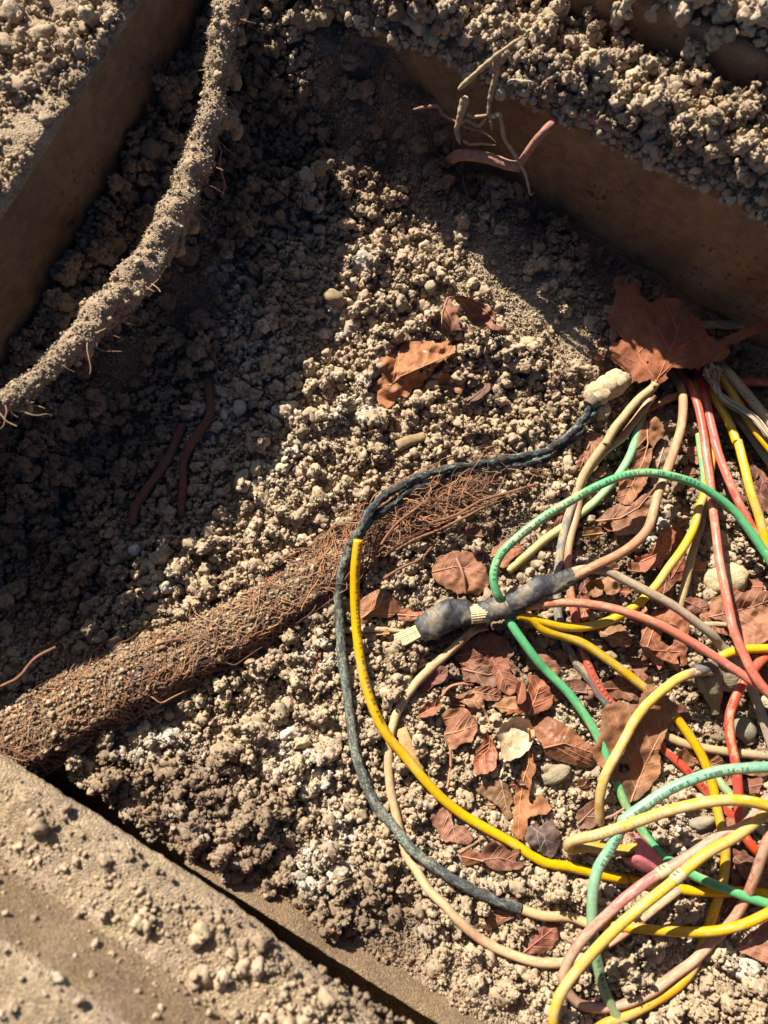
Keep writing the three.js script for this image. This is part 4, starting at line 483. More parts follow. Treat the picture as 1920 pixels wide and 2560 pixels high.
// ---------------------------------------------------------------- splice, connectors, stones, twigs
// lumpy closed body: rings along a path, radius and noise per ring
{
  const g = thing('taped_wire_splice', 'black tape wrapped wire splice with cream strand tip, lying across the wires', 'wire splice');
  const tapeMap = dataTex(512, 256, (u, v) => { const d = sstep(0.02, 0.45, tf(u, v, 5, 8, 4)), s = sstep(0.5, 0.75, tn(u, v, 70, 3)), q = 40 + 12 * tn(u, v, 30, 5), e = clamp(0.75 * d + 0.35 * s, 0, 0.85); return [lerp(q, 142, e), lerp(q, 124, e), lerp(q, 96, e)]; });
  const tape = new THREE.MeshPhysicalMaterial({ map: rep(tapeMap, 1 / 0.05, 1), bumpMap: rep(grainBump, 1 / 0.04, 0.5), bumpScale: 0.45 * mm, roughness: 0.6 });
  const wrap = (pts, rad, f) => { const t = tube(path3(pts), rad, { sides: 34, step: 0.5 * mm, lump: 0.13, lumpF: 170, flat: f, disp: (a, s) => { const q = s / (7.5 * mm) + a / (2 * PI) * 1 + 0.25 * noise(a, s * 200), e = q - Math.floor(q); return 1 + 0.11 * e - 0.05 + 0.09 * sstep(0.35, 0.7, noise(Math.cos(a) * 2.2 + s * 260, Math.sin(a) * 2.2, s * 130)) - 0.06 * sstep(0.3, 0.6, noise(Math.cos(a) * 3 + 9, Math.sin(a) * 3 + s * 300, 4)); } }); coverTube(tube.path); return t; };
  mesh('tape_wrap', wrap(k4([[735, 1240, 10.5], [780, 1216, 11.8], [850, 1180, 13], [950, 1120, 14.5], [1060, 1100, 15.5], [1150, 1110, 16]]), (t) => (4.6 + 3.2 * Math.sin(PI * clamp(t * 0.85 + 0.12, 0, 1)) ) * mm, 0.66), tape, g);
  mesh('tape_wrap', wrap(k4([[1195, 1120, 16.5], [1260, 1085, 17.5], [1350, 1070, 18.5], [1430, 1050, 19], [1500, 1015, 20.5]]), (t) => (6.0 - 1.0 * t) * mm, 0.7), tape, g);
  mesh('tape_wrap', wrap(k4([[1400, 1040, 21], [1480, 1000, 23], [1560, 950, 25], [1640, 905, 26]]).concat(k3([[60, 1075, 26], [140, 1040, 26.5], [225, 1005, 27]])), (t) => (4.4 - 0.2 * t + 0.9 * Math.sin(PI * t)) * mm, 0.55), tape, g);
  const strandMap = dataTex(128, 64, (u, v) => { const q = 178 + 40 * tn(u * 0.4, v, 24, 3) + 14 * tf(u, v, 12, 5, 3); return [q * 1.08, q * 0.96, q * 0.72]; });
  const sm = new THREE.MeshStandardMaterial({ map: rep(strandMap, 1 / 0.01, 1), roughness: 0.85 });
  const r = rngOf(12), a = path3(k4([[800, 1205, 12.5], [570, 1322, 7.5]])), d = a[1].clone().sub(a[0]), s = new V3().crossVectors(d, new V3(0, 1, 0)).normalize();
  for (let k = 0; k < 13; k++) { const o = (k % 7 - 3) * 1.05 + (r() - 0.5) * 0.5, y = (k < 7 ? 0.3 : 1.7) + (r() - 0.5) * 0.7, L = 0.97 + 0.06 * r(); mesh('exposed_strand', tube([0, 0.35, 0.7, 1].map((t) => a[0].clone().addScaledVector(d, t * L).addScaledVector(s, o * mm * (0.75 + 0.25 * t)).add(new V3(0, (y + 0.35 - t * 0.35) * mm, 0))), 0.72 * mm, { sides: 7, step: 2 * mm, lump: 0.1, lumpF: 900 }), sm, g); }
  const b = path3(k4([[1120, 1112, 19.8], [1235, 1098, 20.8]])), e = b[1].clone().sub(b[0]), f = new V3().crossVectors(e, new V3(0, 1, 0)).normalize();
  for (let k = 0; k < 9; k++) { const o = (k - 4) * 1.02; mesh('exposed_strand', tube([0, 0.5, 1].map((t) => b[0].clone().addScaledVector(e, t * (0.9 + 0.2 * r())).addScaledVector(f, o * mm).add(new V3(0, -0.14 * o * o * mm, 0))), 0.68 * mm, { sides: 6, step: 2 * mm, lump: 0.12, lumpF: 900 }), sm, g); }
  rooted(g);
}
// smooth union of spheres seen from their middle: a lumpy clod, connector or stone
function lumpGeo(seed, detail, { n = 16, core = 0.62, reach = 0.52, size = [0.3, 0.5], rough = 0.05, rf = 5, sq = [1, 1, 1], facet = 0 } = {}) {
  const r = rngOf(seed), S = []; for (let k = 0; k < n; k++) { const z = r() * 2 - 1, a = r() * 2 * PI, q = Math.sqrt(1 - z * z), d = reach * (0.75 + 0.45 * r()); S.push([q * Math.cos(a) * d, z * d, q * Math.sin(a) * d, lerp(size[0], size[1], r())]); }
  const F = []; for (let k = 0; k < facet; k++) { const z = r() * 2 - 1, a = r() * 2 * PI, q = Math.sqrt(1 - z * z); F.push([q * Math.cos(a), z, q * Math.sin(a), 0.68 + 0.25 * r()]); }
  let g = new THREE.IcosahedronGeometry(1, detail); g.deleteAttribute('uv'); g.deleteAttribute('normal'); g = mergeVertices(g, 1e-4);
  const p = g.attributes.position, uv = [], v = new V3();
  for (let i = 0; i < p.count; i++) {
    v.fromBufferAttribute(p, i).normalize(); let R = core;
    for (const [a, b, c, s] of S) { const t = v.x * a + v.y * b + v.z * c, D = t * t - (a * a + b * b + c * c - s * s); if (D > 0) R = Math.max(R, t + Math.sqrt(D)); }
    for (const [a, b, c, d] of F) { const t = v.x * a + v.y * b + v.z * c; if (t > 0.05) R = Math.min(R, d / t); }
    R *= 1 + rough * (fbm(v.x * rf + seed, v.y * rf, v.z * rf, 3) * 2 + 0.5 * noise(v.x * rf * 4, v.y * rf * 4, v.z * rf * 4 + seed));
    p.setXYZ(i, v.x * R * sq[0], v.y * R * sq[1], v.z * R * sq[2]); uv.push(Math.atan2(v.z, v.x) / PI * 0.9 + 0.5, v.y * 0.6 + 0.5);
  }
  g.setAttribute('uv', new THREE.Float32BufferAttribute(uv, 2)); g.computeVertexNormals(); return g;
}
const clodMat = (c, b = 0.35) => new THREE.MeshStandardMaterial({ color: c, map: grainMap, bumpMap: grainBump, bumpScale: b * mm, roughness: 0.97 });
{ // dirt-caked connector on the charred strands
  const g = thing('wire_connector', 'dirt caked pale wire connector where the charred strands begin', 'wire connector');
  const a = path3(k2([[345, 1030, 13], [420, 950, 13.5], [520, 870, 14], [590, 830, 14]]));
  const put = (seed, x, y, h, s, turn) => { const m = mesh('caked_body', lumpGeo(seed, 4, { n: 22, core: 0.7, reach: 0.42, size: [0.3, 0.5], rough: 0.07, rf: 6 }), clodMat(col(226, 198, 158), 0.6), g), q = A(...k2([[x, y]])[0], h); m.position.copy(q); m.scale.set(s[0] * mm, s[1] * mm, s[2] * mm); m.rotation.y = turn; cover(q.x, q.z, s[0] * 0.8 * mm, q.y - s[1] * 0.4 * mm); };
  put(151, 520, 880, 14, [11, 8, 9], 0.6); put(152, 400, 960, 13, [8.5, 7, 8], 0.2); put(153, 460, 920, 13, [9, 7.5, 9], 1.2); put(154, 590, 840, 14, [7, 6, 7], 2.2);
  const lip = path3(k2([[330, 1050, 12.5], [372, 1000, 13]])); mesh('mouth', tube(lip, (t) => (3.4 + 1.4 * t) * mm, { sides: 20, step: 0.6 * mm, lump: 0.12, lumpF: 240 }), clodMat(col(150, 132, 108)), g);
  const c = mesh('caked_body', lumpGeo(51, 4, { n: 14, rough: 0.08 }), clodMat(col(220, 192, 150), 0.6), g); const q = A(...k2([[430, 1080]])[0], 9); c.position.copy(q); c.scale.set(5.5 * mm, 4.5 * mm, 6.5 * mm);
  rooted(g);
}
{ // grey tape lump hanging from the short yellow wire
  const g = thing('tape_lump', 'crumpled dusty grey tape lump joining two yellow wires', 'tape');
  const m = new THREE.MeshStandardMaterial({ color: col(166, 152, 120), map: grainMap, bumpMap: rep(grainBump, 3, 3), bumpScale: 0.5 * mm, roughness: 0.85 });
  mesh('hanging_fold', tube(path3(k5([[1215, 345, 15], [1235, 420, 14], [1262, 520, 10], [1268, 610, 6], [1270, 668, 4]])), (t) => (5.6 + 1.3 * Math.sin(t * 5) - 2.1 * t) * mm, { sides: 26, step: 0.6 * mm, lump: 0.3, lumpF: 170, flat: 0.62 }), m, g); coverTube(tube.path);
  mesh('side_fold', tube(path3(k5([[1090, 400, 11], [1180, 380, 13], [1280, 400, 12], [1380, 400, 9], [1440, 380, 7]])), (t) => (3 + 3.4 * Math.sin(PI * t)) * mm, { sides: 24, step: 0.6 * mm, lump: 0.34, lumpF: 150, flat: 0.55 }), m, g); coverTube(tube.path);
  mesh('wrap', tube(path3(k5([[1110, 345, 20.5], [1190, 335, 20], [1260, 320, 17]])), 3.1 * mm, { sides: 20, step: 0.6 * mm, lump: 0.16, lumpF: 260 }), new THREE.MeshStandardMaterial({ color: col(120, 108, 104), map: grainMap, roughness: 0.6 }), g);
  rooted(g);
}
{ // pink wire nut
  const g = thing('wire_nut', 'crumpled pink wire nut at the folded yellow wire end', 'wire nut');
  const a = path3(k6([[625, 165, 14], [850, 310, 10]])), d = a[1].clone().sub(a[0]), L = d.length();
  const pr = [[0.0, 7.6], [0.06, 8.2], [0.14, 8.0], [0.4, 7.2], [0.75, 5.8], [0.94, 4.6], [1, 3.2], [1, 0.01]].map(([t, r]) => [t * L, r * mm]), inn = [[0.62, 0.01], [0.6, 3.6], [0.3, 5.4], [0.02, 6.9], [0.0, 7.6]].map(([t, r]) => [t * L, r * mm]);
  const lathe = (q, n) => { const geo = new THREE.LatheGeometry(q.map(([y, r]) => new THREE.Vector2(r, y)), n), p = geo.attributes.position; for (let i = 0; i < p.count; i++) { const an = Math.atan2(p.getZ(i), p.getX(i)), y = p.getY(i), R = Math.hypot(p.getX(i), p.getZ(i)), f = 1 + 0.07 * Math.max(0, Math.cos(an * 9)) * sstep(0.15 * L, 0.5 * L, y) + 0.12 * noise(Math.cos(an) * 2, Math.sin(an) * 2, y * 300) + 0.1 * Math.cos(an * 2); p.setXYZ(i, Math.cos(an) * R * f, y, Math.sin(an) * R * f * 0.86); } geo.computeVertexNormals(); return geo; };
  const pm = new THREE.MeshStandardMaterial({ color: col(236, 134, 144), map: grainMap, roughness: 0.55, side: THREE.DoubleSide });
  const shell = mesh('shell', lathe(pr, 44), pm, g), inside_ = mesh('socket', lathe(inn, 44), new THREE.MeshStandardMaterial({ color: col(206, 150, 130), map: grainMap, roughness: 0.8, side: THREE.DoubleSide }), g);
  const coil = []; for (let k = 0; k < 80; k++) { const t = k / 80, an = t * 5 * 2 * PI, R = lerp(6.1, 4.4, t) * mm; coil.push(new V3(Math.cos(an) * R, (0.05 + t * 0.4) * L, Math.sin(an) * R * 0.86)); }
  const sp = mesh('spring', tube(coil, 0.35 * mm, { sides: 6, step: 0.8 * mm }), new THREE.MeshStandardMaterial({ color: col(190, 180, 160), metalness: 0.6, roughness: 0.5 }), g);
  const wing = mesh('wing', tube([0.2, 0.45, 0.7].map((t, i) => new V3(8 * mm, t * L, (i - 1) * 0.8 * mm)), (t) => (0.9 + 0.7 * Math.sin(PI * t)) * mm, { sides: 10, step: 0.8 * mm }), pm, g);
  g.position.copy(a[0]); g.quaternion.setFromUnitVectors(new V3(0, 1, 0), d.normalize());
  for (let k = 0; k < 10; k++) { const q = a[0].clone().addScaledVector(d, L * k / 9); cover(q.x, q.z, 5.5 * mm, q.y - 3 * mm); }
}
{ // frayed cord
  const g = thing('frayed_cord', 'frayed grey fibre cord with a splayed tuft at the right hollow', 'cord');
  const fm = new THREE.MeshStandardMaterial({ vertexColors: true, roughness: 0.95 }), r = rngOf(77);
  const main = path3([...k2([[1235, 830, 20], [1270, 905, 21], [1300, 960, 22], [1370, 1025, 25], [1450, 1072, 28], [1560, 1152, 30], [1659, 1262, 32], [1780, 1400, 32]])]);
  const G = new Geo(), cs = [[196, 176, 140], [172, 152, 122], [150, 132, 108], [206, 190, 156]].map((c) => alb(...c));
  for (let k = 0; k < 46; k++) { const a = r() * 2 * PI, q = Math.sqrt(r()) * 2.3 * mm, ph = r() * 3, w = 0.6 * r() + 0.3; tubeInto(G, main.map((p, i) => p.clone().add(new V3(Math.cos(a + i * w) * q, Math.sin(a + i * w) * q * 0.8, Math.sin(a + i * w + ph) * q))), 0.36 * mm, { sides: 5, step: 1.6 * mm, color: cs[k % 4] }); }
  const body = mesh('fibre_bundle', G.build(), fm, g); coverTube(main.map((c) => ({ c, r: 2.4 * mm })));
  const T = new Geo(), o = main[1];
  for (const [ends, n] of [[[[1195, 795, 22], [1230, 870, 22]], 8], [[[1225, 800, 27], [1215, 740, 29]], 3], [[[1285, 790, 27], [1300, 735, 28]], 12], [[[1250, 800, 25], [1275, 760, 27]], 9], [[[1240, 760, 30], [1225, 700, 32]], 2]]) for (let k = 0; k < n; k++) { const p = path3(k2(ends)), j = () => (r() - 0.5) * 3.4 * mm; tubeInto(T, [main[2].clone().add(new V3(j(), j() * 0.5, j())), o.clone().add(new V3(j(), j(), j())), p[1].clone().lerp(p[0], 0.4 + 0.2 * r()).add(new V3(j(), j(), j())), p[0].clone().add(new V3(j(), j(), j()))], 0.3 * mm, { sides: 5, step: 1.2 * mm, color: cs[k % 4] }); }
  mesh('tuft', T.build(), fm, g); rooted(g);
}
const barkMat = (c) => new THREE.MeshStandardMaterial({ color: c, map: rep(grainMap, 1 / 0.02, 1), bumpMap: rep(grainBump, 1 / 0.012, 1), bumpScale: 0.35 * mm, roughness: 0.92 });
function stick(name, label, pts, r, c, o = {}) { const m = mesh(name, tube(path3(pts), (t) => r * mm * (1 - (o.taper ?? 0.3) * t), { sides: 10, step: 0.8 * mm, lump: o.lump ?? 0.18, lumpF: 500, flat: o.flat ?? 1 }), barkMat(col(...c))); coverTube(tube.path); tag(m, label, o.cat ?? 'twig', o.group); return m; }
stick('twig', 'pale dry twig lying level under the charred and yellow wires', k4([[95, 1235, 6], [250, 1226, 6], [450, 1226, 6], [640, 1246, 5]]), 1.75, [208, 182, 138]);
stick('straw', 'flat straw coloured bark strip beside the cream wire', k7([[600, 540, 4], [640, 640, 6], [690, 750, 6], [735, 850, 5], [755, 900, 3]]), 3.2, [212, 172, 114], { flat: 0.4, cat: 'straw' });
stick('twig', 'short rotten wood piece on the soil above the charred strands', k1([[570, 1350, 5], [660, 1310, 6], [780, 1275, 6]]), 3.4, [176, 148, 106], { flat: 0.7 });
stick('twig', 'thin pale twig at the bottom of the bright yellow wire', k8([[1030, 215, 4], [1110, 165, 5], [1210, 105, 5]]), 0.8, [186, 140, 112]);
stick('twig', 'thin red stem standing by the lit clods right of the root mat', [[1196, 1655, 3], [1190, 1690, 6], [1180, 1725, 4]].map(([x, y, h]) => [x - 395, y - 30, h]), 0.9, [170, 104, 76]);
stick('twig', 'pale bark strip lying across the leaf below the pale stone', k3([[1150, 1372, 12], [1240, 1362, 13], [1350, 1365, 13]]), 1.5, [214, 190, 150], { flat: 0.5 });
// stones one can pick out
function stone(label, px, py, h, s, c, o = {}) {
  const m = mesh('stone', lumpGeo(o.seed ?? Math.round(px), 4, { n: 12, core: 0.8, reach: 0.35, size: [0.45, 0.6], rough: 0.045, facet: o.facet ?? 7, rf: 4, ...o }), clodMat(col(...c), o.bump ?? 0.25)), p = A(px, py, h);
  m.position.copy(p); m.scale.set(s[0] * mm, s[1] * mm, s[2] * mm); m.rotation.y = o.turn ?? 0; tag(m, label, 'stone'); const R = Math.max(s[0], s[2]) * mm * 0.8; blockers.push([p.x, p.z, R, p.y + s[1] * mm * 0.5]); return m;
}

stone('big pale sandy stone behind the salmon wire at right', 1818, 1448, 3, [15, 9, 10.5], [222, 198, 154], { seed: 5, turn: 0.2, bump: 0.5, facet: 9 });
stone('flat sandy lump just above the big pale stone', 1790, 1355, 3, [9, 7, 9], [212, 188, 144], { seed: 8, bump: 0.5 });
stone('smooth rounded brown stone in the shade left of centre', 836, 746, 6, [7, 6, 5.4], [176, 152, 120], { seed: 3, facet: 0, rough: 0.02, turn: -0.5 });
stone('flat angular grey stone on the lit soil near the curled leaf', 1076, 716, 6, [4.2, 3.2, 4.2], [196, 180, 146], { seed: 13, facet: 10 });
stone('grey pebble in shade at the foot of the left wall', 378, 372, 7, [7, 6, 6.5], [152, 138, 118], { seed: 21, facet: 3 });
stone('dark pebble in shade below the grey pebble at the left wall', 372, 492, 6, [4, 4, 6], [120, 108, 96], { seed: 22, facet: 2 });
stone('small white stone at the shadow edge above the root mat', 336, 1376, 6, [3.8, 3.4, 3.6], [238, 230, 218], { seed: 25, facet: 8 });
stone('white crusty stone in the shade beside the dark roots', 598, 1018, 6, [4.6, 4.4, 5.2], [214, 206, 190], { seed: 26, facet: 5 });
stone('brown pebble under the green wire near the chestnut leaf', 1472, 1739, 5, [3.6, 3.4, 3.4], [164, 116, 92], { seed: 31, facet: 0, rough: 0.02 });
stone('yellowish pebble on the wet soil by the lower wall', 511, 2144, 5, [2.4, 2.3, 2.6], [206, 178, 128], { seed: 35, facet: 3 });
stone('grey cracked soil block below the chestnut leaf', 1392, 1935, 3, [10, 6, 5], [172, 156, 128], { seed: 37, facet: 8, turn: 0.5, bump: 0.5 });
stone('flat grey stone slab near the pink wire nut', 1755, 2058, 3, [9, 4.5, 4.2], [176, 160, 138], { seed: 39, facet: 9, turn: 0.25 });
stone('round grey stone right of the red bow wire', 1862, 1822, 3, [7, 6, 8], [168, 156, 132], { seed: 41, facet: 2, turn: 0.3 });
stone('small red brick chip near the big leaf edge', 1495, 892, 5, [2.6, 2.4, 3.0], [190, 120, 90], { seed: 43, facet: 8 });
// ---------------------------------------------------------------- roots
function Ylit(px, py, extra) { let y = 0.05; for (let k = 0; k < 25; k++) { const p = P(px, py, y), q = Math.max(0.090 - (vOf(p.x, p.z) + 0.195) / 0.59, 0.109 - (wOf(p.x, p.z) - W_END) / 1.076) + extra * mm; y = lerp(y, q, 0.5); } return y; }   // just above the level the box's own shadow reaches
const lit3 = (pts, e = 2) => pts.map(([x, y, k]) => { const h = Math.max(Ylit(x, y, k ?? e), A(x, y, 3).y); return P(x, y, h); });
// crumbs stuck to a surface
const crumbGeos = [0, 1, 2, 3].map((k) => lumpGeo(900 + k, 2, { n: 7, core: 0.65, reach: 0.5, size: [0.35, 0.55], rough: 0.05 }));
const crumbMat = new THREE.MeshStandardMaterial({ color: 0xffffff, map: grainMap, bumpMap: grainBump, bumpScale: 0.15 * mm, roughness: 0.98 });
function stuck(geo, count, rmin, rmax, cols, parent, seed, minNy = -0.35, name = 'dirt_crumbs') {
  const r = rngOf(seed), p = geo.attributes.position, n = geo.attributes.normal, M = new THREE.Matrix4(), q = new THREE.Quaternion(), e = new THREE.Euler(), s = new V3(), c = new THREE.Color(), lists = crumbGeos.map(() => []);
  for (let k = 0; k < count; k++) { const i = Math.floor(r() * p.count); if (n.getY(i) < minNy) continue; const R = lerp(rmin, rmax, r() ** 2.2) * mm; lists[k % 4].push([p.getX(i) + n.getX(i) * R * 0.35 + (r() - 0.5) * 1.5 * mm, p.getY(i) + n.getY(i) * R * 0.35, p.getZ(i) + n.getZ(i) * R * 0.35 + (r() - 0.5) * 1.5 * mm, R, cols[Math.floor(r() * cols.length)], 0.78 + 0.4 * r()]); }
  const g = new THREE.Group(); g.name = name; g.userData.kind = 'stuff'; parent.add(g);
  lists.forEach((L, v) => { const m = new THREE.InstancedMesh(crumbGeos[v], crumbMat, L.length); m.name = 'crumb'; m.userData.kind = 'stuff'; m.castShadow = m.receiveShadow = true; L.forEach(([x, y, z, R, cc, b], i) => { e.set(r() * 6, r() * 6, r() * 6); M.compose(s.set(x, y, z).clone(), q.setFromEuler(e), new V3(R, R * (0.7 + 0.5 * r()), R)); m.setMatrixAt(i, M); m.setColorAt(i, c.setRGB(cc[0] * b, cc[1] * b, cc[2] * b)); }); g.add(m); });
  return g;
}
const SOILC = [[205, 181, 149], [197, 172, 140], [187, 161, 130], [213, 192, 162]].map((c) => alb(...c)), BROWNC = [[176, 142, 106], [160, 126, 94], [190, 158, 118], [146, 112, 84]].map((c) => alb(...c));
const rootHair = (G, start, dir, len, r0, r, color, drop = 0) => { const p = [start.clone()], d = dir.clone().normalize(); for (let k = 0; k < 6; k++) { d.add(new V3((r() - 0.5) * 0.9, (r() - 0.5) * 0.7 - drop, (r() - 0.5) * 0.9)).normalize(); p.push(p.at(-1).clone().addScaledVector(d, len / 6)); } tubeInto(G, p, (t) => r0 * (1 - 0.6 * t), { sides: 5, step: 1.2 * mm, color, caps: false }); };
const fibreMat = new THREE.MeshStandardMaterial({ vertexColors: true, roughness: 0.85 });
{ // the big dirt-coated root bridging the shaded left side
  const g = thing('tree_root', 'thick dirt crusted root curving down beside the left wall', 'root');
  const pts = lit3([[575, -90], [568, -20], [560, 60], [548, 150], [524, 300], [490, 410], [448, 510], [398, 605], [338, 695], [268, 775], [190, 852], [100, 940], [0, 1010], [-110, 1070], [-220, 1110]], 5).concat(path3([[-330, 1175, 8], [-430, 1240, -4]]));
  const wR = [6.2, 6.4, 6.2, 5.4, 6.4, 6.2, 7.2, 7.2, 6.0, 4.6, 3.8, 4.4, 6.2, 6, 5.5, 5, 4.5];
  const geo = tube(pts, (t) => { const f = t * (wR.length - 1), i = Math.min(wR.length - 2, f | 0); return lerp(wR[i], wR[i + 1], f - i) * mm; }, { sides: 34, step: 0.8 * mm, lump: 0.5, lumpF: 110 });
  mesh('bark', geo, new THREE.MeshStandardMaterial({ color: col(204, 176, 144), map: rep(grainMap, 1 / 0.03, 2), bumpMap: rep(soilBump, 1 / 0.05, 0.7), bumpScale: 1.2 * mm, roughness: 0.97 }), g);
  stuck(geo, 9000, 0.3, 0.85, [...SOILC, ...SOILC, SOILC[3]], g, 5, -0.6);
  stuck(geo, 150, 1.2, 2.4, SOILC, g, 6, -0.5, 'dirt_lumps');
  const G = new Geo(), r = rngOf(4), C = [alb(176, 126, 92), alb(150, 104, 78), alb(196, 160, 120)];
  for (let k = 0; k < 90; k++) { const i = 1 + Math.floor(r() * 12), s = pts[i].clone().lerp(pts[i + 1] ?? pts[i], r()); s.x += (r() - 0.2) * 9 * mm; s.y += (r() - 0.5) * 6 * mm; rootHair(G, s, new V3(r() - 0.3, -0.2 + 0.5 * r(), r() * 0.8), (5 + 13 * r()) * mm, 0.3 * mm, r, C[k % 3], 0.1); }
  for (const q of [[[513, 345], [537, 352], [552, 372], [548, 410], [556, 440], [562, 465], [553, 490]], [[500, 390], [515, 395], [517, 420]], [[455, 560], [478, 566], [486, 560]], [[260, 800], [255, 830], [238, 850]], [[590, 140], [584, 170], [560, 175]], [[555, 230], [575, 255], [590, 280]], [[520, 330], [505, 350], [490, 400]]]) tubeInto(G, q.map(([x, y], i) => P(x, y, Ylit(x, y, 5 - i * 0.7))), 0.55 * mm, { sides: 6, step: 0.8 * mm, lump: 0.25, lumpF: 700, color: C[0] });
  mesh('rootlets', G.build(), fibreMat, g).userData.kind = 'stuff';
  // a clod of soil gripped by the root
  for (const [x, y, s, sd] of [[575, 300, 6, 1], [588, 200, 4.6, 2], [470, 560, 6, 3], [440, 620, 5, 7], [365, 720, 4.5, 4], [230, 785, 3.6, 5], [596, 90, 5, 6], [590, 330, 4.6, 8], [600, 30, 5, 9], [215, 880, 3.6, 10], [60, 1010, 5, 11]]) { const c = mesh('gripped_clod', lumpGeo(700 + sd, 4, { n: 18, rough: 0.14, rf: 7 }), clodMat(col(200, 172, 132), 0.5), g); c.position.copy(P(x, y, Ylit(x, y, 2))); c.scale.setScalar(s * mm); }
  rooted(g);
}
{ // forked root and twigs hanging off the back ledge
  const g = thing('forked_root', 'smooth reddish forked root hanging from the back ledge', 'root');
  const m = barkMat(col(190, 138, 112));
  mesh('limb', tube([A(1112, 404, 0), A(1128, 398, 10), ...lit3([[1150, 388, -4], [1180, 388, 5], [1232, 399, 6], [1270, 412, 6], [1300, 417, 6]])], (t) => (2.4 + 0.5 * Math.sin(t * 3)) * mm, { sides: 14, step: 0.8 * mm, lump: 0.1, lumpF: 300 }), m, g);
  mesh('limb', tube([...lit3([[1296, 416, 6], [1308, 398, 6], [1330, 365, 7], [1365, 324, 9]]), P(1400, 296, 0.074), P(1420, 285, 0.079), P(1463, 291, 0.083), P(1520, 315, 0.085), P(1560, 335, 0.082)], (t) => (1.9 + 0.5 * t) * mm, { sides: 14, step: 0.8 * mm, lump: 0.08, lumpF: 300 }), m, g);
  const k = mesh('soil_clump', lumpGeo(61, 4, { n: 10, core: 0.5, rough: 0.08, facet: 5 }), clodMat(col(204, 178, 134), 0.4), g); k.position.copy(P(1428, 268, 0.084)); k.scale.set(4.5 * mm, 4 * mm, 6 * mm);
  rooted(g);
  const q = crop(1000, 60, 3.318);
  const L = (label, pts, r, c, o = {}) => { const m2 = mesh('rootlet', tube(lit3(q(pts).map(([x, y, k]) => [x, y, (k ?? 4) + 3]), 4), (t) => r * mm * (1.1 - 0.5 * t) * Math.min(1, 0.25 + 6 * (1 - t), 0.4 + 8 * t), { sides: 9, step: 0.6 * mm, lump: 0.42, lumpF: 420 }), barkMat(col(...c))); tag(m2, label, 'root', 'thin roots dangling off the back ledge'); };
  L('thin pale root hanging straight down from the ledge dirt', [[790, 200, 14], [800, 320, 12], [795, 430, 9], [765, 540, 7], [745, 640, 6], [740, 720, 6], [755, 800, 6], [762, 890, 5]], 1.5, [196, 164, 130]);
  L('long pale kinked root ending in a curl over the forked root', [[745, 745, 6], [780, 765, 6], [822, 745, 7], [845, 830, 7], [860, 940, 7], [930, 1050, 6], [990, 1150, 5], [1040, 1240, 3], [1065, 1340, 1], [1085, 1420, 0], [1110, 1400, 0]], 1.0, [206, 178, 138]);
  L('reddish thin root running left across the hanging twigs', [[110, 710, 2], [210, 692, 3], [320, 688, 4], [350, 745, 4], [440, 800, 4], [560, 855, 4], [660, 890, 4], [740, 935, 3], [800, 985, 2]], 0.85, [176, 128, 104]);
  L('short side root joining the hanging pale root from the left', [[545, 740, 5], [610, 770, 5], [735, 752, 6]], 0.85, [200, 168, 132]);
  L('branched bit of root below the short side root', [[500, 830, 4], [545, 795, 5], [650, 845, 5], [690, 815, 5], [725, 755, 6]], 0.85, [196, 164, 128]);
  L('pale root twig just above the forked root', [[525, 965, 4], [570, 995, 4], [650, 995, 4], [790, 1005, 3]], 0.8, [196, 160, 124]);
  L('dirt crusted stick poking from the ledge dirt', [[485, 545, 9], [560, 470, 11], [650, 390, 13], [770, 285, 16], [880, 200, 18], [1040, 90, 20]], 1.15, [208, 182, 138]);
  L('dusty stick stub lying on the wall edge', [[895, 480, 14], [1000, 475, 15], [1110, 482, 15]], 1.0, [208, 186, 150]);
  L('sandy crumb crusted root standing at the mound edge', [[548, 600, 6], [520, 700, 6], [490, 800, 5], [470, 880, 4], [500, 1000, 2]], 1.9, [206, 180, 138]);
  const w = mesh('rootlet', tube(path3([...q([[550, 1095, 6], [515, 1170, 5], [520, 1270, 4], [545, 1380, 4], [590, 1480, 3], [660, 1520, 3], [720, 1590, 3]]), [1260, 590, 3], [1330, 680, 3], [1406, 793, 3]]), 0.5 * mm, { sides: 6, step: 1 * mm, lump: 0.2, lumpF: 700 }), barkMat(col(150, 112, 88))); tag(w, 'long hair thin root trailing down the lit soil edge', 'root', 'thin roots dangling off the back ledge');
}
const c3 = crop(0, 860, 1.728);
for (const [label, pts, r] of [['dark brown root running down the shaded soil', c3([[900, 150, 3], [905, 230, 5], [905, 310, 6], [865, 375, 6], [830, 430, 6], [798, 500, 6], [790, 620, 6], [782, 745, 4]]), 2.3], ['dark root lying left of the other shaded root', c3([[790, 350, 2], [740, 470, 5], [690, 550, 6], [620, 650, 6], [588, 700, 6], [570, 780, 4]]), 2.5]]) stick('tree_root', label, pts, r, [140, 92, 72], { cat: 'root', taper: 0.1, lump: 0.12 });
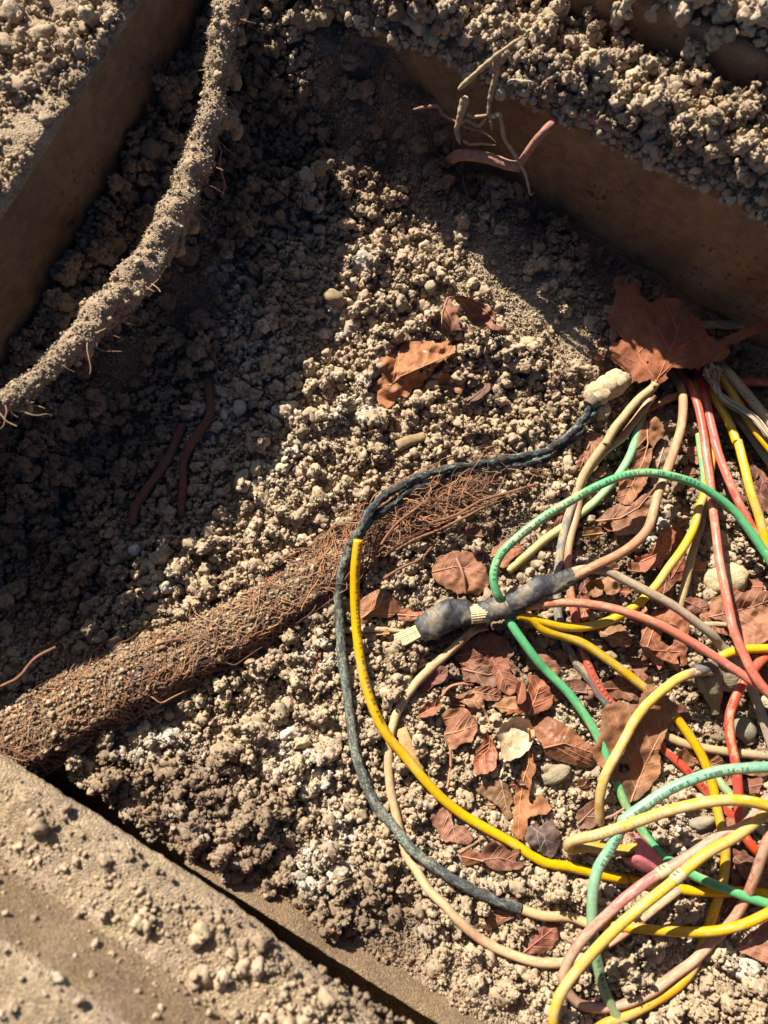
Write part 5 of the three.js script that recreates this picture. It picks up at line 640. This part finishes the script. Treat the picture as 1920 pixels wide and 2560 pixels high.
{ // fibrous root mat
  const g = thing('root_mat', 'long fibrous rust brown root mat full of dirt crossing the soil', 'root mat'), r = rngOf(33);
  const ax = [[-190, 1935, 9], [-60, 1895, 9], [100, 1812, 9], [250, 1728, 9], [400, 1655, 9], [520, 1600, 9], [620, 1545, 9], [720, 1480, 9], [800, 1430, 9], [870, 1385, 9], [930, 1325, 8], [1050, 1258, 7], [1200, 1195, 5], [1340, 1152, 4]];
  const P3 = path3(ax), curve = new THREE.CatmullRomCurve3(P3, false, 'centripetal');
  const HW = [18, 18, 17, 16, 15, 14.5, 13.5, 13, 12.5, 12, 11.5, 12, 12, 9];
  const hw = (t) => { const f = t * (HW.length - 1), i = Math.min(HW.length - 2, f | 0); return lerp(HW[i], HW[i + 1], f - i) * mm; };
  const core = tube(P3.slice(0, 10), (t) => hw(t * 0.69) * (0.92 - 0.3 * sstep(0.85, 1, t)), { sides: 36, step: 1.1 * mm, lump: 0.16, lumpF: 150, flat: 0.62 }); coverTube(tube.path);
  mesh('dirt_core', core, new THREE.MeshStandardMaterial({ color: col(178, 146, 112), map: rep(grainMap, 1 / 0.03, 3), bumpMap: rep(soilBump, 1 / 0.05, 1), bumpScale: 1.5 * mm, roughness: 0.98 }), g);
  stuck(core, 17000, 0.3, 1.2, [...BROWNC, ...SOILC], g, 8, 0.0); stuck(core, 500, 1.1, 2.4, [...BROWNC, ...SOILC], g, 9, 0.3, 'dirt_lumps');
  const cc = [[186, 124, 82], [160, 108, 76], [140, 100, 78], [206, 150, 100], [104, 76, 62], [182, 146, 110], [150, 112, 84]].map((c) => alb(...c));
  const fibres = (n, t0, t1, seed, loose) => {
    const G = new Geo(), R = rngOf(seed), T = new V3(), B = new V3();
    for (let k = 0; k < n; k++) {
      let t = lerp(t0, t1, R()), o = (R() * 2 - 1) * (R() < 0.35 ? 1.02 : 0.95); if (!loose && R() < 0.42) o = 0.72 + 0.4 * R(); const len = lerp(9, loose ? 34 : 30, R()) * mm, p = [], n2 = 7, dirn = R() < 0.3 ? -1 : 1; let wob = (R() - 0.5) * (R() < 0.4 ? 3.2 : 1.4), lift = loose ? (R() ** 1.5) * 9 : 0.2 + R() * R() * 2.2, dl = (R() - 0.5) * (loose ? 1.6 : 0.5);
      for (let i = 0; i < n2; i++) {
        const tt = clamp(t, 0, 1), c = curve.getPointAt(tt); curve.getTangentAt(tt, T); B.set(-T.z, 0, T.x).normalize(); const w = hw(tt);
        const u = clamp(o, -1.25, 1.25), top = loose ? 0 : 0.57 * w * Math.sqrt(Math.max(0, 1 - u * u)) * 1.05 - (Math.abs(u) > 1 ? (Math.abs(u) - 1) * w * 0.8 : 0);
        p.push(new V3(c.x + B.x * u * w, Math.max(c.y + top + lift * mm - (loose ? 2 * mm : 0), Bs(c.x, c.z) + 2 * mm), c.z + B.z * u * w));
        t += dirn * len / n2 / 0.36 * (0.4 + 0.9 * R()); o += wob * len / n2 / w + (R() - 0.5) * 0.3; lift = Math.max(0.1, lift + dl + (R() - 0.5) * (loose ? 2.2 : 0.7));
      }
      tubeInto(G, p, (q) => lerp(0.26, 0.12, q) * mm * (loose ? 0.8 + 0.5 * (k % 5 === 0) : 1), { sides: 4, step: 1.7 * mm, color: cc[Math.floor(R() * cc.length)], caps: false });
    }
    const m = mesh('root_fibres', G.build(), fibreMat, g); m.userData.kind = 'stuff'; return m;
  };
  fibres(620, 0.03, 0.66, 2, false); fibres(620, 0.58, 0.88, 3, true); fibres(120, 0.82, 1.0, 13, true); fibres(90, 0.2, 0.72, 9, true);
  for (const pts of [c3([[520, 1370, 12], [600, 1330, 16], [700, 1290, 18], [790, 1270, 17]]), c3([[0, 1480, 22], [80, 1440, 23], [150, 1360, 24], [240, 1310, 22]]), k4([[820, 250, 14], [700, 340, 15], [560, 450, 15], [450, 600, 14]]), k4([[1600, 150, 8], [1400, 210, 11], [1200, 270, 12], [1000, 380, 13], [800, 440, 12]]), k4([[1250, 300, 10], [1080, 390, 12], [900, 480, 13], [700, 560, 12], [560, 640, 10]]), k4([[470, 850, 16], [600, 770, 12], [760, 690, 9], [880, 540, 8]])]) mesh('root', tube(path3(pts), 0.75 * mm, { sides: 7, step: 1 * mm, lump: 0.2, lumpF: 600 }), barkMat(col(158, 108, 78)), g);
  rooted(g);
}
// ---------------------------------------------------------------- soil surface, dirt on the ledges, clods and crumbs
const soilMat = new THREE.MeshStandardMaterial({ vertexColors: true, map: rep(soilMap, 1 / 0.12, 1 / 0.12), bumpMap: rep(soilBump, 1 / 0.06, 1 / 0.06), bumpScale: 1.3 * mm, roughness: 0.98 });
// pale mineral crust, fine-grained patches, moist soil, and shade painted in as darker soil
const spots = (list) => list.map(([x, y, r]) => { const p = A(x, y, 3); return [p.x, p.z, r * 0.205 * mm]; }), near = (L, x, z) => { let b = 0; for (const [a, c, r] of L) { const d = Math.hypot(x - a, z - c) / r; if (d < 1.3) b = Math.max(b, sstep(1.3, 0.4, d)); } return b; };
const whiteSpots = spots([[890, 640, 55], [760, 545, 60], [850, 800, 60], [740, 630, 40], [650, 860, 90], [560, 1010, 60], [700, 1000, 80], [600, 800, 60], [430, 1450, 50], [800, 1640, 60], [790, 1950, 60], [800, 2170, 60], [720, 1880, 60], [660, 1180, 50], [500, 1050, 60], [350, 1860, 50], [860, 1060, 70], [930, 1000, 60], [1850, 2400, 50], [1700, 2080, 50], [1640, 1330, 60], [580, 700, 60], [720, 1140, 40], [400, 1850, 40], [1420, 1420, 50], [850, 2080, 50], [640, 950, 60]]);
const dampShadeSpots = spots([[500, 2000, 150], [650, 2080, 130], [350, 1920, 120], [800, 2220, 110], [950, 2330, 130], [300, 300, 200], [650, 300, 220], [450, 700, 220], [250, 1150, 220], [100, 1400, 200], [900, 280, 200], [1100, 330, 160], [1550, 620, 180], [1350, 500, 150], [1750, 750, 180], [1850, 950, 150], [700, 520, 90], [330, 1000, 200], [120, 1120, 200], [560, 520, 150], [1600, 1140, 120], [1750, 1180, 120], [1870, 1100, 130], [1500, 1400, 110], [1250, 1660, 120], [1130, 1640, 90], [1640, 1440, 110], [1450, 1620, 90], [1620, 1580, 90], [1800, 1700, 90], [1500, 1720, 80], [1840, 1890, 90], [1250, 1350, 80], [1150, 1480, 70]]);  // moist by the front wall; the shade of walls and wire hollows is painted in
const fineSpots = spots([[1130, 540, 120], [1230, 640, 120], [1340, 740, 120], [1430, 840, 90], [1030, 300, 150], [880, 260, 140], [1150, 420, 110], [1300, 560, 120], [1500, 700, 120], [1650, 800, 120], [470, 720, 120], [300, 900, 100], [980, 2400, 110], [1120, 2470, 110], [1250, 2530, 90], [1000, 2300, 60]]);
const base3 = { dry: alb(205, 181, 150), pale: alb(232, 220, 202), dampShade: alb(128, 102, 80), warm: alb(194, 165, 130) };
function soilColor(x, z, jig) {
  const wht = clamp(near(whiteSpots, x, z) * 0.95 + 0.45 * sstep(0.3, 0.55, fbm(x * 45, z * 45, 7, 3)), 0, 1) * sstep(0.25, 0.7, 0.5 + 0.6 * jig), dampShadeMix = clamp((inPit(x, z) ? near(dampShadeSpots, x, z) : 0) * (0.85 + 0.5 * fbm(x * 60, z * 60, 3, 3)) + 0.25 * sstep(0.15, 0.5, fbm(x * 30, z * 30, 5, 3)), 0, 0.9), wm = 0.5 + 0.5 * noise(x * 25, z * 25, 3);
  return [0, 1, 2].map((i) => { let c = lerp(base3.dry[i], base3.warm[i], wm * 0.6); c = lerp(c, base3.dampShade[i], dampShadeMix * 0.8); return lerp(c, base3.pale[i], wht * 0.85); });
}
const soil = (() => {
  const st = 1.5 * mm, nx = Math.floor((NX - 1) * CELL / st), nz = Math.floor((NZ - 1) * CELL / st), G = new Geo(), id = new Int32Array((nx + 1) * (nz + 1)).fill(-1);
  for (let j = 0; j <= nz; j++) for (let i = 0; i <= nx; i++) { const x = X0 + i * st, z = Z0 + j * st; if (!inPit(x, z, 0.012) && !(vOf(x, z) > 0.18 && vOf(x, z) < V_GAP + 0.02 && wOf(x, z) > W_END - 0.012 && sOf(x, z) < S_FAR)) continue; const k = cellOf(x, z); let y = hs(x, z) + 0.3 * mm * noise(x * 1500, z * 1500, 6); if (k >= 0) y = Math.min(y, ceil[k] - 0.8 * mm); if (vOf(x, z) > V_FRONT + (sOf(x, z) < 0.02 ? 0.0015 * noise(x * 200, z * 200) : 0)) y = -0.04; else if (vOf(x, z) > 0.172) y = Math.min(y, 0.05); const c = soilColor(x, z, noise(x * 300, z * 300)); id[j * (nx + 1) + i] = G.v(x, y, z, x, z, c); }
  for (let j = 0; j < nz; j++) for (let i = 0; i < nx; i++) { const a = id[j * (nx + 1) + i], b = id[j * (nx + 1) + i + 1], c = id[(j + 1) * (nx + 1) + i], d = id[(j + 1) * (nx + 1) + i + 1]; if (a < 0 || b < 0 || c < 0 || d < 0) continue; G.i.push(a, c, b, b, c, d); }
  const m = mesh('soil', G.build(), soilMat); m.userData.kind = 'structure'; return m;
})();
// heaps of dirt on the back ledge and the back rim
const heapTop = (s, t) => { const n = fbm(s * 55, t * 55, 8, 3), pile = 0.45 + 0.55 * sstep(-0.5, 0.5, noise(s * 18 + 3, 1.5)); return Math.max(0.3, (2.5 + 9.5 * pile * Math.sin(PI * clamp((t + 0.2390) / 0.0455, 0, 1)) ** 0.8) + 5 * n + 2.2 * (0.5 - worley(s * 130, t * 130))) * mm; };
const heapFront = (s) => -0.1945 + (2.6 * noise(s * 70, 4.4) + 1.8 * noise(s * 190, 2.2)) * mm;
{
  const G = new Geo(), ds = 1.1 * mm, s0 = -0.2, n = Math.round(0.61 / ds), w = 46;
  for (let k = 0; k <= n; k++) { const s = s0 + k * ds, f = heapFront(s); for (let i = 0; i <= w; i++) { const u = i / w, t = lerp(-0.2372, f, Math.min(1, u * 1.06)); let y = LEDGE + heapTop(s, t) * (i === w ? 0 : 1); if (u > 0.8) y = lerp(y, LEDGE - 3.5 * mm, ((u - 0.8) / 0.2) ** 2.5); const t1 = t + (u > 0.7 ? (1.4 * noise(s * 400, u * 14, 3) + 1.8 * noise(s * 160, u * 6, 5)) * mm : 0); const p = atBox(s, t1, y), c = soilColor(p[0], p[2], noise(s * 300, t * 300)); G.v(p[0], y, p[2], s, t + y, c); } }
  for (let k = 0; k < n; k++) for (let i = 0; i < w; i++) { const a = k * (w + 1) + i; G.i.push(a, a + 1, a + w + 1, a + 1, a + w + 2, a + w + 1); }
  const geo = G.build(), m = mesh('dirt_heap', geo, soilMat); m.userData.kind = 'structure';
  const E = new Geo(); for (let k = 0; k <= n; k++) for (let i = 38; i <= w; i++) { const a = (k * (w + 1) + i) * 3; E.v(G.p[a], G.p[a + 1], G.p[a + 2]); } const eg = E.build(false), nn = new Float32Array(eg.attributes.position.count * 3); for (let a = 0; a < nn.length; a += 3) { nn[a] = ux * 0.8; nn[a + 1] = 0.5; nn[a + 2] = uz * 0.8; } eg.setAttribute('normal', new THREE.BufferAttribute(nn, 3));
  stuck(eg, 2600, 0.5, 2.2, SOILC, m, 44); stuck(eg, 240, 2, 3.8, SOILC, m, 45, -1, 'dirt_lumps');
}
const surf0 = (x, z, pit) => {
  if (pit && vOf(x, z) > 0.17) return hs(x, z);
  const v = vOf(x, z), w = wOf(x, z), s = sOf(x, z);
  if (w < W_END) return 0.1085;
  if (v < -0.2385) return RIM;
  if (v < heapFront(s)) return LEDGE + heapTop(s, v);
  if (v > 0.2165) return RIM; if (v > 0.2078) return lerp(0.081, 0.1065, (v - 0.2078) / 0.0087); if (v > 0.178) return LEDGE;
  return hs(x, z);
};
const own = new Float32Array(NX * NZ), hm = new Float32Array(NX * NZ); for (let j = 0, k = 0; j < NZ; j++) for (let i = 0; i < NX; i++, k++) hm[k] = surf0(X0 + i * CELL, Z0 + j * CELL, true);
const hmPit = hm, hmLedge = hm.slice(); for (let j = 0, k = 0; j < NZ; j++) for (let i = 0; i < NX; i++, k++) { const x = X0 + i * CELL, z = Z0 + j * CELL; if (vOf(x, z) > 0.17) hmLedge[k] = surf0(x, z); }
for (const [x, z, R, y] of blockers) { const n = Math.ceil(R / CELL); for (let b = -n; b <= n; b++) for (let a = -n; a <= n; a++) if (a * a + b * b < n * n) { const k = cellOf(x + a * CELL, z + b * CELL); if (k >= 0) ceil[k] = Math.min(ceil[k], y - 2 * mm); } }
const bigGeos = Array.from({ length: 12 }, (_, k) => lumpGeo(100 + k, 3, { n: 20 + k % 4 * 5, core: 0.55, reach: 0.58, size: [0.2, 0.4], rough: 0.11, rf: 8, sq: [1, 0.85, 1] })), midGeos = Array.from({ length: 8 }, (_, k) => lumpGeo(200 + k, 3, { n: 16, core: 0.55, reach: 0.56, size: [0.25, 0.45], rough: 0.11, rf: 7 }));
const blockGeos = Array.from({ length: 4 }, (_, k) => lumpGeo(300 + k, 3, { n: 12, core: 0.72, reach: 0.4, size: [0.4, 0.55], rough: 0.06, facet: 9 }));
const smallGeos = Array.from({ length: 6 }, (_, k) => lumpGeo(400 + k, 2, { n: 9, core: 0.6, reach: 0.5, size: [0.35, 0.5], rough: 0.09 })), tinyGeos = Array.from({ length: 4 }, (_, k) => lumpGeo(500 + k, 1, { n: 5, core: 0.7, reach: 0.4, size: [0.4, 0.55], rough: 0.06 }));
const dr = rngOf(2024);
function tryPlace(r, opt = {}) {
  const px = opt.px ?? lerp(-160, 2080, dr()), py = opt.py ?? lerp(-140, 2740, dr()); const q0 = P(px, py, LEDGE), front = vOf(q0.x, q0.z) > 0.1785, hm = front ? hmLedge : hmPit; let y = front ? LEDGE : 0.03, p; for (let k = 0; k < 6; k++) { p = P(px, py, y); const c = cellOf(p.x, p.z); if (c < 0) return null; y = lerp(y, hm[c], 0.8); }
  const c0 = cellOf(p.x, p.z), v = vOf(p.x, p.z), w = wOf(p.x, p.z); let zone = 1; if (!front && v + 0.4 * r > (sOf(p.x, p.z) > 0.03 ? 0.1845 : V_FRONT)) return null;
  if (!opt.force) {
    if (w < W_END) zone = r > 2.2 * mm ? 0.12 : 0.3; else if (v < -0.2385) zone = px > 1560 && v < -0.244 && v > -0.262 ? 1 : 0.06; else if (v < -0.197) zone = 1; else if (front && v > 0.2078) zone = r > 0.9 * mm ? 0.01 : 0.03; else if (front) zone = r > 1.4 * mm ? 0.05 : 0.22;
    else { const f = near(fineSpots, p.x, p.z); zone = r > 1.3 * mm ? 1 - 0.93 * f : r > 0.7 * mm ? 1 - 0.6 * f : 1; zone *= r > 1.3 * mm ? clamp(0.75 + 1.1 * fbm(p.x * 28, p.z * 28, 11, 3), 0.12, 1) : 1; }
    if (dr() > zone) return null;
    if (v > V_BACK - 0.001 && v < V_BACK + r && w > W_END) { if (Bs(p.x, p.z) < 0.05) p.addScaledVector(new V3(ux, 0, uz), r * 0.6); }
  }
  let h = 0, lo = 9, n = 0; for (const [a, b] of [[0, 0], [0.6, 0], [-0.6, 0], [0, 0.6], [0, -0.6]]) { const k = cellOf(p.x + a * r, p.z + b * r); if (k < 0) return null; h += hm[k]; n++; lo = Math.min(lo, ceil[k]); }
  h /= n; if (Math.abs(h - hm[c0]) > r * 1.2 + 2 * mm) return null;
  if (own[c0] > 2.2 * r && dr() < 0.82) return null;
  y = h + r * (opt.sink ?? 0.3); if (y + r * 0.55 > lo) return null;
  const m = Math.ceil(r * 0.9 / CELL); for (let b = -m; b <= m; b++) for (let a = -m; a <= m; a++) { const d = (a * a + b * b) * CELL * CELL / (r * r); if (d < 0.8) { const k = cellOf(p.x + a * CELL, p.z + b * CELL); if (k >= 0) { hm[k] = Math.max(hm[k], y + r * 0.85 * Math.sqrt(1 - d)); own[k] = Math.max(own[k], r); } } }
  return { x: p.x, y, z: p.z, r };
}
const tmpC = new THREE.Color();
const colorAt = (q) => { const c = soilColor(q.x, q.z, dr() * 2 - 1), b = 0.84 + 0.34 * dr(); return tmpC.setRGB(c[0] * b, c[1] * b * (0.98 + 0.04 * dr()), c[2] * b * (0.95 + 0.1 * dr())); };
// the largest clods, one by one
{
  const mats = new Map(), matFor = (c) => { const k = [c.r, c.g, c.b].map((q) => Math.round(q * 18)).join(); if (!mats.has(k)) mats.set(k, clodMat(c.clone(), 0.4)); return mats.get(k); };
  const set = [[950, 400, 7], [1000, 470, 6], [890, 380, 6], [870, 560, 7], [905, 660, 9], [860, 640, 8], [1010, 640, 7], [980, 610, 5], [1150, 590, 7], [1040, 700, 5], [1240, 860, 7], [1190, 1000, 6], [820, 930, 7], [780, 1040, 8], [700, 1040, 7], [640, 1100, 6], [420, 1420, 8], [380, 1395, 6], [520, 1370, 9], [560, 1300, 7], [620, 1240, 7], [760, 1180, 7], [680, 1270, 7], [500, 1450, 8], [470, 1520, 8], [560, 1530, 6], [280, 1560, 8], [230, 1540, 8], [255, 1600, 6], [200, 1620, 7], [300, 1620, 5], [430, 1850, 8], [390, 1880, 7], [480, 1960, 7], [560, 1880, 9], [640, 1810, 8], [600, 2060, 10], [700, 2010, 9], [740, 1930, 8], [800, 1880, 9], [790, 1780, 8], [720, 1760, 7], [820, 2130, 9], [700, 2150, 8], [880, 2040, 7], [870, 1700, 7], [830, 1860, 9], [930, 1900, 7], [780, 2200, 7], [980, 2290, 8], [1100, 2330, 7], [1180, 2400, 8], [1090, 2420, 7], [1300, 2420, 6], [1250, 2480, 9], [1100, 2530, 7], [1400, 2230, 7], [1330, 2200, 6], [1240, 2180, 7], [1180, 2130, 6], [1420, 2330, 7], [1640, 2380, 8], [1720, 2420, 10], [1800, 2480, 9], [1680, 2500, 10], [1860, 2420, 10], [1780, 2380, 8], [1600, 2450, 8], [1900, 2520, 9], [1640, 2560, 9], [1560, 2380, 7], [1500, 2400, 6], [1700, 2100, 7], [1600, 2130, 6], [1660, 2120, 6], [1420, 2160, 6], [1100, 1840, 7], [1050, 1900, 6], [1130, 1930, 6], [760, 60, 9], [820, 70, 10], [870, 60, 8], [740, 100, 8], [800, 135, 6], [900, 110, 7], [860, 170, 5], [690, 40, 8], [840, 20, 8], [950, 60, 8], [1020, 50, 7], [1080, 90, 7], [1120, 180, 8], [1090, 260, 9], [1060, 220, 8], [1110, 300, 7], [1450, 150, 7], [1520, 170, 8], [1570, 160, 7], [1500, 200, 7], [1600, 210, 7], [1650, 250, 7], [1560, 250, 8], [1700, 270, 8], [1760, 300, 8], [1800, 280, 7], [1850, 340, 8], [1620, 330, 8], [1680, 380, 8], [1740, 400, 8], [1800, 430, 9], [1860, 470, 8], [1900, 420, 8], [1580, 290, 7], [1380, 170, 6], [1700, 30, 8], [1780, 20, 9], [1860, 40, 9], [1740, 60, 6], [1820, 90, 6], [1640, 10, 6], [40, 40, 9], [60, 220, 9], [110, 90, 8], [200, 75, 7], [20, 120, 8], [490, 460, 9], [680, 230, 9], [640, 470, 9], [700, 500, 8], [480, 640, 8], [420, 760, 8], [500, 800, 8], [250, 1010, 8], [150, 1200, 9], [300, 1180, 8], [420, 980, 6], [70, 1280, 9], [560, 640, 7], [640, 600, 6], [1500, 960, 5], [1620, 1340, 5], [1680, 1660, 5], [1640, 1260, 5]];
  let made = 0; const add = (q, f) => { const block = dr() < (f ?? 0.22), m = new THREE.Mesh(block ? blockGeos[Math.floor(dr() * 4)] : bigGeos[Math.floor(dr() * 12)], matFor(colorAt(q))); m.name = 'clod'; m.castShadow = m.receiveShadow = true; m.position.set(q.x, q.y, q.z); m.scale.set(q.r * (0.9 + 0.3 * dr()), q.r * (0.75 + 0.25 * dr()), q.r * (0.85 + 0.3 * dr())); m.rotation.set((dr() - 0.5) * 0.8, dr() * 6.28, (dr() - 0.5) * 0.8); soil.add(m); made++; };
  for (const [px, py, r] of set) { const q = tryPlace(r * 0.78 * mm, { px, py, force: true, sink: 0.2 }); if (q) add(q, py > 2350 && px > 1500 ? 0.7 : undefined); }
  for (let k = 0; k < 6000 && made < 295; k++) { const q = tryPlace(lerp(3.4, 5.4, dr() ** 1.6) * mm); if (q) add(q); }
}
// everything smaller
const crumbs = new THREE.Group(); crumbs.name = 'soil_crumbs'; crumbs.userData.kind = 'stuff'; tag(crumbs, 'dry tan soil crumbs covering the floor of the box', 'soil'); scene.add(crumbs);
function strew(count, tries, rmin, rmax, geos, bias) {
  const lists = geos.map(() => []); let n = 0; for (let k = 0; k < tries && n < count; k++) { const q = tryPlace(lerp(rmin, rmax, dr() ** bias) * mm); if (q) { lists[n % geos.length].push(q); n++; } }
  const M = new THREE.Matrix4(), Q = new THREE.Quaternion(), E = new THREE.Euler();
  lists.forEach((L, g) => { const m = new THREE.InstancedMesh(geos[g], crumbMat, L.length); m.name = 'crumb'; m.userData.kind = 'stuff'; m.castShadow = m.receiveShadow = true; L.forEach((q, i) => { E.set(dr() * 6.28, dr() * 6.28, dr() * 6.28); M.compose(new V3(q.x, q.y, q.z), Q.setFromEuler(E), new V3(q.r * (0.85 + 0.4 * dr()), q.r * (0.8 + 0.3 * dr()), q.r * (0.85 + 0.4 * dr()))); m.setMatrixAt(i, M); m.setColorAt(i, colorAt(q)); }); crumbs.add(m); });
  return n;
}
console.log('crumbs', strew(6200, 46000, 2.4, 5.0, bigGeos.slice(0, 6).concat(midGeos), 1.35), strew(16000, 90000, 1.2, 2.1, midGeos, 1.3), strew(22000, 140000, 0.65, 1.2, smallGeos, 1.3), strew(52000, 260000, 0.28, 0.6, tinyGeos, 1.2));

// hair roots and straw bits lying on the crumbs
{
  const G = new Geo(), r = rngOf(515), C = [[150, 96, 70], [176, 122, 88], [196, 166, 124], [120, 84, 66]].map((c) => alb(...c));
  const top = (x, z) => { const k = cellOf(x, z); return k < 0 ? 0 : Math.max(hmPit[k], own[k] > 0 ? hmPit[k] : 0); };
  const run = (px, py, len, dir, rr, c) => { const o = A(px, py, 3); let x = o.x, z = o.z, a = dir; const p = []; for (let k = 0; k < 7; k++) { if (!inPit(x, z, -2 * mm)) return; p.push(new V3(x, top(x, z) + (0.2 + 0.7 * r()) * mm, z)); x += Math.cos(a) * len / 6; z += Math.sin(a) * len / 6; a += (r() - 0.5) * 1.1; } tubeInto(G, p, (t) => rr * (1 - 0.5 * t), { sides: 5, step: 1 * mm, color: c, caps: false }); };
  for (let k = 0; k < 230; k++) run(lerp(250, 1500, r()), lerp(450, 2450, r()), (5 + 16 * r()) * mm, r() * 6.3, (0.13 + 0.2 * r() * r()) * mm, C[k % 4]);
  for (let k = 0; k < 60; k++) { const t = r(); run(lerp(60, 1150, t) + 20 * r(), lerp(1890, 2530, t) - 10 - 40 * r(), (7 + 18 * r()) * mm, 0.52 + (r() - 0.5) * 0.8, (0.11 + 0.12 * r()) * mm, alb(150, 98, 74)); }
  for (let k = 0; k < 70; k++) run(lerp(900, 1450, r()), lerp(950, 1500, r()), (6 + 14 * r()) * mm, r() * 6.3, 0.22 * mm, C[k % 2]);
  const m = mesh('hair_roots', G.build(), fibreMat); m.userData.kind = 'stuff'; tag(m, 'fine hair roots and fibres strewn over the soil crumbs', 'roots');
}
renderer.render(scene, camera);
